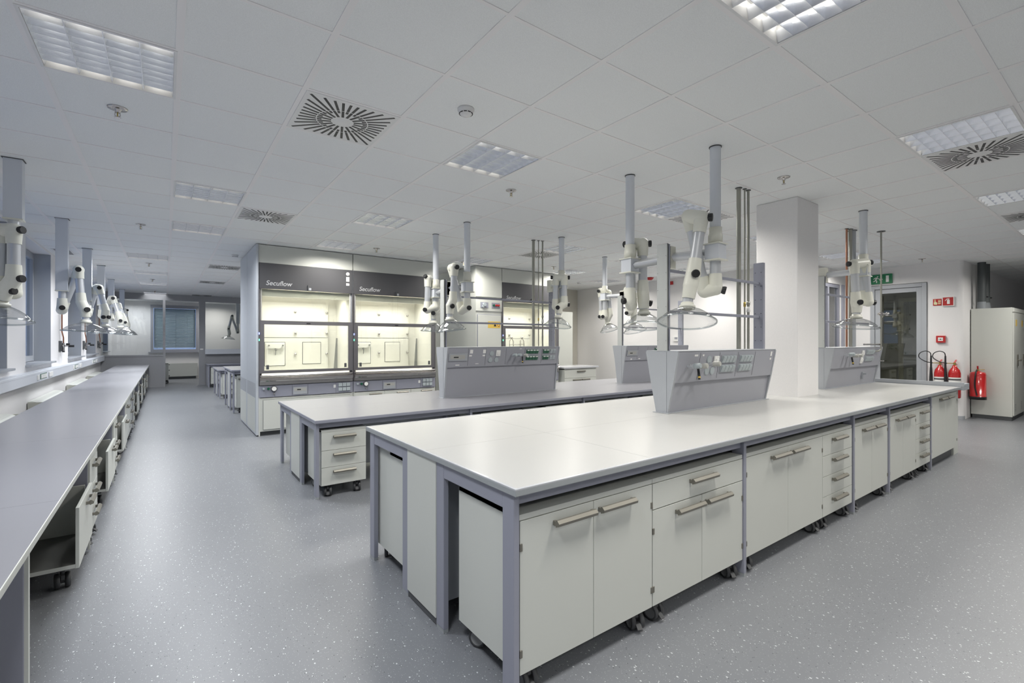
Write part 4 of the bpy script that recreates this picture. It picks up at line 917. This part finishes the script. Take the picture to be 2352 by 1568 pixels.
# fume cupboards backing on to the pair, only their backs close the block
t = thing('fume_cupboard', 'plain backs of the fume cupboards facing the far aisle', 'fume cupboard')
MB().box(1.19, 4.25, 9.35, 10.24, .0, H-.012).build('carcass', 'hoodside', t)
# tall cabinet left of the third fume cupboard
t = thing('safety_cabinet', 'tall white cabinet with yellow warning label left of the third fume cupboard', 'cabinet', (5.06, 8.15, 0))
MB().box(0, .65, .02, .88, 0, H-.012).box(-.002, 0, .0, 1.75, 0, H-.012).build('body', 'cab', t)
MB().box(.004, .646, -.0, .02, 2.40, 2.76, b=.003).build('upper_door', 'cab', t); MB().box(.004, .646, -.0, .02, 2.11, 2.385, b=.003).build('control_panel', 'cab', t)
d = MB().box(.05, .62, -.006, .02, .12, 2.03, b=.003).build('door', 'cab', t); MB().box(.044, .626, -.001, .019, .11, 2.04).build('door_gap', 'lilac', t)
MB().box(.11, .30, -.006, 0, 2.175, 2.29).box(.385, .585, -.006, 0, 2.175, 2.29).build('valve_plate', 'lilac', t)
MB().cyl((.19, -.006, 2.24), (.19, -.05, 2.24), .035).cyl((.16, -.006, 2.20), (.16, -.04, 2.20), .02).build('valve', 'flap', t)
MB().cyl((.43, -.006, 2.235), (.43, -.03, 2.235), .022).build('green_button', 'green', t); MB().cyl((.49, -.006, 2.235), (.49, -.045, 2.235), .02).cyl((.545, -.006, 2.235), (.545, -.045, 2.235), .02).build('red_valve', 'signred', t)
l = MB().box(.29, .60, -.0075, -.006, 1.765, 1.90).build('warning_label', 'yellow', d)
MB().prism([(.43, 1.80), (.50, 1.80), (.465, 1.865)], -.0085, -.0078, 'y').build('warning_triangle', 'dark', l)
MB().lathe([(.026, 0), (.034, 0), (.034, .001), (.026, .001)], c=(.555, -.0078, 1.83), n=24, axis=(0, -1, 0)).build('ban_ring', 'signred', l)
MB().box(.50, .62, .35, .50, 2.77, 2.78).build('top_strip', 'plinth', t)

# low cabinet with worktop and tall cabinet right of it
cabinet('low white cupboard with a drawer over two doors behind the second island', (7.36, 8.02, 0), 0, 1.02, .10, .862, .55, [('drawers', 0, 1.02, [.64, .835]), ('doors2', 0, 1.02, .102, .638)], None, castors=False, name='low_cabinet', plinth=True)
tag(MB().box(7.33, 8.43, 7.98, 8.62, .864, .90, b=.004).build('worktop', 'rim'), 'short pale worktop on the low white cupboard near the far wall', 'worktop')
t = thing('tall_cabinet', 'plain tall white cupboard between the third fume cupboard and the far wall', 'cabinet', (8.3, 9.4, 0)); MB().box(0, .62, 0, .6, 0, 2.28, b=.004).build('body', 'cab', t); MB().box(.02, .60, -.015, 0, .1, 2.26, b=.003).build('door', 'cab', t)

# ---------------------------------------------------------------- benches beyond the fume cupboards
def end_bench(lab, y0, y1, z, top, nm, tall):
    worktop('worktop', 'short end of %s worktop on the %s beyond the fume cupboards' % (top[1], nm), 1.10, 4.2, y0, y1, z, top[0], 'lilac', ([], []))
    m = (y0+y1)/2
    f = thing('bench_frame', 'lilac grey legs of the %s beyond the fume cupboards' % nm, 'bench frame')
    for a, b in ((y0+.03, y0+.11), (m-.25, m-.17), (m+.17, m+.25), (y1-.11, y1-.03)): leg_box(f, 1.13, 1.16, a, b, z-.03)
    MB().box(1.131, 1.159, y0+.11, m-.25, z-.10, z-.03).box(1.131, 1.159, m+.25, y1-.11, z-.10, z-.03).box(1.16, 4.1, y0+.06, y0+.085, z-.09, z-.03).build('crossbar', 'lilac', f)
    MB().box(1.14, 1.158, m-.17, m+.17, .05, z-.03).build('end_panel', 'cab', f)
    for x in (1.20,):
        if tall: cabinet('white door cabinet on wheels at the end of the %s' % nm, (x, y0+.05, 0), 0, .7, .11, z-.12, .5, [('door', 0, .7, .112, z-.145)], None)
        else: cabinet('three-drawer cabinet on wheels at the end of the %s' % nm, (x, y0+.05, 0), 0, .6, .11, z-.11, .5, [('drawers', 0, .6, [.112, .28, .45, z-.135])], None)
end_bench('', 11.25, 13.0, .90, ('white_top', 'white'), 'nearest bench', True)
end_bench('', 14.3, 16.1, .75, ('grey_top', 'grey'), 'middle bench', False)
end_bench('', 18.05, 19.1, .75, ('grey_top', 'grey'), 'last bench', False)
t = thing('cable_trunking', 'pale wall trunking with sockets on the partition over the last bench', 'trunking')
MB().box(1.10, 4.4, 19.06, 19.19, 1.05, 1.22, b=.005).build('body', 'duct', t); MB().box(2.2, 2.35, 19.045, 19.06, 1.12, 1.19, b=.004).box(2.4, 2.55, 19.045, 19.06, 1.12, 1.19, b=.004).build('socket', 'white', t)
t = thing('radiator', 'wide white radiator under the blind beyond the glass partition', 'radiator')
MB().box(.02, 1.06, 22.84, 22.95, .10, .62, b=.004).build('panel', 'cab', t); MB().box(.06, 1.0, 22.88, 22.98, 0, .1).build('foot', 'plinth', t)
cabinet('white wheeled cabinet half hidden by the partition post', (.10, 20.6, 0), PI/2, .6, .12, .72, .6, [('drawers', 0, .6, [.122, .3, .5, .70])], None)

# ---------------------------------------------------------------- right-hand wall and corner
t = thing('exit_sign', 'green emergency exit sign with running man above the glazed door', 'sign', (12.195, 3.645, 2.70))
# local: x out of wall is -x ; build in (y,z) going right = -y
MB().box(-.03, 0, -.37, 0, 0, .20, b=.002).build('board', 'signgreen', t)
def poly(b, pts, x=-.0312): b.prism([(-u, z) for u, z in pts], x, x-.001, 'x')
b = MB()
poly(b, [(.115, .165), (.13, .165), (.137, .155), (.13, .143), (.115, .143), (.108, .155)])
poly(b, [(.085, .14), (.12, .138), (.105, .09), (.08, .085)]); poly(b, [(.085, .14), (.055, .125), (.05, .10), (.06, .10), (.068, .118), (.09, .127)])
poly(b, [(.115, .138), (.135, .115), (.155, .118), (.155, .108), (.13, .103), (.108, .122)]); poly(b, [(.08, .09), (.10, .085), (.115, .06), (.11, .025), (.095, .025), (.098, .055)])
poly(b, [(.08, .09), (.09, .08), (.075, .055), (.04, .05), (.04, .062), (.065, .068)])
poly(b, [(.172, .16), (.186, .16), (.186, .085), (.172, .085)]); poly(b, [(.148, .095), (.158, .105), (.179, .068), (.200, .105), (.210, .095), (.179, .04)])
poly(b, [(.265, .165), (.315, .165), (.315, .03), (.265, .03)]); b.build('pictogram', 'white', t)
t = thing('fire_sign', 'small red sign with pale hand and flames left of the extinguisher sign', 'sign', (12.195, 2.632, 2.19))
MB().box(-.006, 0, -.125, 0, 0, .13).build('board', 'signred', t); b = MB()
poly(b, [(.015, .02), (.06, .015), (.068, .05), (.05, .07), (.04, .068), (.036, .12), (.024, .12), (.022, .07), (.010, .055)], -.0072)
for u in (.082, .102): poly(b, [(u, .02), (u+.012, .04), (u+.006, .06), (u+.014, .085), (u+.004, .115), (u-.003, .08), (u+.001, .06), (u-.006, .04)], -.0072)
b.build('pictogram', 'handsign', t)
t = thing('extinguisher_sign', 'projecting red fire extinguisher sign on the white wall by the door', 'sign', (12.195, 2.495, 2.17))
MB().box(-.03, 0, -.175, 0, 0, .18, b=.002).build('frame', 'white', t); MB().box(-.0315, -.03, -.165, -.012, .012, .168).build('board', 'signred', t); b = MB()
poly(b, [(.075, .04), (.115, .04), (.115, .115), (.105, .125), (.085, .125), (.075, .115)], -.0325); poly(b, [(.085, .130), (.105, .130), (.105, .138), (.085, .138)], -.0325); poly(b, [(.080, .138), (.052, .10), (.044, .105), (.072, .145), (.112, .145), (.112, .139)], -.0325)
b.build('pictogram', 'white', t)
t = thing('fire_alarm', 'red fire alarm call point on the wall above the extinguishers', 'fire alarm', (12.195, 2.58, 1.465))
MB().box(-.045, 0, -.135, 0, 0, .135, b=.005).build('case', 'signred', t); MB().box(-.048, -.045, -.105, -.03, .035, .10).build('plate', 'white', t)
MB().cyl((-.048, -.067, .067), (-.052, -.067, .067), .011, 14).box(-.049, -.048, -.10, -.085, .062, .070).box(-.049, -.048, -.05, -.035, .062, .070).build('button', 'dark', t)
def extinguisher(label, x, y, z, r, h, co2):
    t = thing('fire_extinguisher', label, 'fire extinguisher', (x, y, z), 0, 'fire extinguishers')
    if co2:
        MB().lathe([(0, 0), (r*.9, 0), (r, .015), (r, h*.78), (r*.85, h*.88), (r*.42, h*.97), (r*.34, h*1.03), (0, h*1.03)], n=32).build('cylinder', 'red', t)
        MB().lathe([(r*1.004, 0), (r*1.004, .09)], c=(0, 0, h*.5), n=32).build('label', 'white', t)
        MB().lathe([(r*1.008, 0), (r*1.008, .03)], c=(0, 0, h*.5+.035), n=32).build('label_stripe', 'hoodgrey', t)
        MB().cyl((0, 0, h*1.0), (0, 0, h*1.12), .017, 12).cyl((0, .0, h*1.09), (-.03, .12, h*1.09), .008, 8).build('valve', 'brass', t)
        MB().prism([(-.015, h*1.12), (.02, h*1.14), (.12, h*1.20), (.12, h*1.19), (.02, h*1.10)], -.012, .012, 'y').prism([(.0, h*1.08), (.15, h*1.05), (.15, h*1.065), (.0, h*1.11)], -.01, .01, 'y').build('lever', 'red', t)
        hy = .125; hx = -.035
        MB().tube([(-.03, .10, h*1.09), (-.06, .20, h*1.13), (-.06, .30, h*1.26), (-.05, .29, h*1.40), (-.04, .21, h*1.47), (-.035, .14, h*1.42), (hx, hy, h*1.30)], .008, 8, sub=6).build('hose', 'dark', t)
        MB().cone((hx, hy, h*1.32), (hx, hy, h*.95), .013, .016, 16).cone((hx, hy, h*.95), (hx, hy, h*.25), .018, .036, 16).build('horn', 'dark', t)
    else:
        MB().lathe([(0, .0), (r*1.03, .0), (r*1.03, h*.12), (r, h*.12), (r, h*.9), (r*.9, h*.97), (r*.4, h), (r*.2, h*1.03), (0, h*1.03)], n=36).build('cylinder', 'red', t)
        MB().lathe([(r*.99, -.002), (r*1.04, -.002), (r*1.04, h*.10), (r*.99, h*.12)], n=36).build('foot_ring', 'dark', t)
        MB().cyl((0, 0, h), (0, 0, h*1.09), .018, 12).cyl((0, 0, h*1.06), (.03, -.09, h*1.08), .006, 8).build('valve', 'brass', t)
        MB().prism([(-.01, h*1.08), (-.03, h*1.2), (.0, h*1.21), (.02, h*1.09)], -.012, .012, 'y').build('lever', 'red', t)
        MB().tube([(-.02, .01, h*1.06), (-.07, .01, h*1.02), (-r-.014, .012, h*.88), (-r-.016, .02, h*.5), (-r-.016, -.008, h*.15)], .012, 10, sub=5).build('hose', 'dark', t)
        pass
    MB().box(r*.5, r+.035, -.02, .02, h*.3, h*.36).box(r+.02, r+.035, -.03, .03, h*.2, h*.9).build('wall_bracket', 'hub', t)
    return t
extinguisher('left red carbon dioxide extinguisher with black horn beside the door', 12.055, 2.50, .42, .088, .60, True)
extinguisher('middle red carbon dioxide extinguisher with black horn next to the rounded corner', 12.055, 2.29, .42, .088, .60, True)
extinguisher('wide red foam extinguisher with black foot hanging on the tall white cabinet', 12.59, 2.06, .38, .118, .53, False)
t = thing('gas_cylinder_cabinet', 'tall white gas cylinder cabinet on a black plinth at the right edge', 'cabinet', (12.75, 1.60, 0))
MB().box(0, 1.30, .02, .585, .075, 2.125, b=.004).build('body', 'cab', t); MB().box(.01, 1.29, .03, .57, 0, .075).build('plinth', 'plinth', t)
for k in range(2):
    xa = .01+k*.64; d = MB().box(xa, xa+.635, 0, .02, .10, 2.03, b=.003).build('door', 'cab', t)
    MB().box(xa+.16, xa+.29, -.002, 0, 1.78, 1.90).build('label', 'yellow', d)
    MB().box(xa+.30, xa+.38, -.012, 0, 1.02, 1.24, b=.003).cyl((xa+.34, -.012, 1.13), (xa+.34, -.05, 1.13), .014).box(xa+.24, xa+.36, -.055, -.04, 1.12, 1.145).build('handle', 'nickel', d)
    v = MB()
    for q in range(5): v.box(xa+.1, xa+.2, -.002, 0, .18+q*.03, .19+q*.03)
    v.build('vent_slot', 'hub', d)
MB().box(.0, 1.30, -.003, .02, 2.04, 2.115, b=.002).build('header', 'cab', t)
for x, lab in ((12.62, 'left dark grey vent pipe rising from the gas cylinder cabinet'), (12.98, 'right dark grey vent pipe rising from the gas cylinder cabinet')):
    t = thing('vent_pipe', lab, 'pipe', (x+.24, 2.05, 0)); MB().cyl((0, 0, 2.24), (0, 0, H), .062, 24).build('tube', 'pvc', t)
    MB().lathe([(.075, 2.126), (.075, 2.15), (.064, 2.24), (.063, 2.26)], n=24).build('sleeve', 'pvcl', t); MB().cyl((.05, -.03, 2.36), (.13, -.06, 2.36), .015, 10).build('damper_knob', 'dark', t)
# things seen through the glazed door
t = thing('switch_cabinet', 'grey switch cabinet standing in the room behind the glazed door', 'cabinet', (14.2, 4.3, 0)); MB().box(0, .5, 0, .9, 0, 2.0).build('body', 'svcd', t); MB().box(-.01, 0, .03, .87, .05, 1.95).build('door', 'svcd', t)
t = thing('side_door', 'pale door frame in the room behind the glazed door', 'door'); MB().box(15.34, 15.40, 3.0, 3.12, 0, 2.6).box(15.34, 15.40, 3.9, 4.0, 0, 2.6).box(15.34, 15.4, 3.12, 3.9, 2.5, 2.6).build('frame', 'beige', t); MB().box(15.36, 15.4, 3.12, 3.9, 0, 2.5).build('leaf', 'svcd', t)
area('side_room_light', (13.8, 3.6, 2.9), .5, .5, 10, (1, .95, .85), 160)
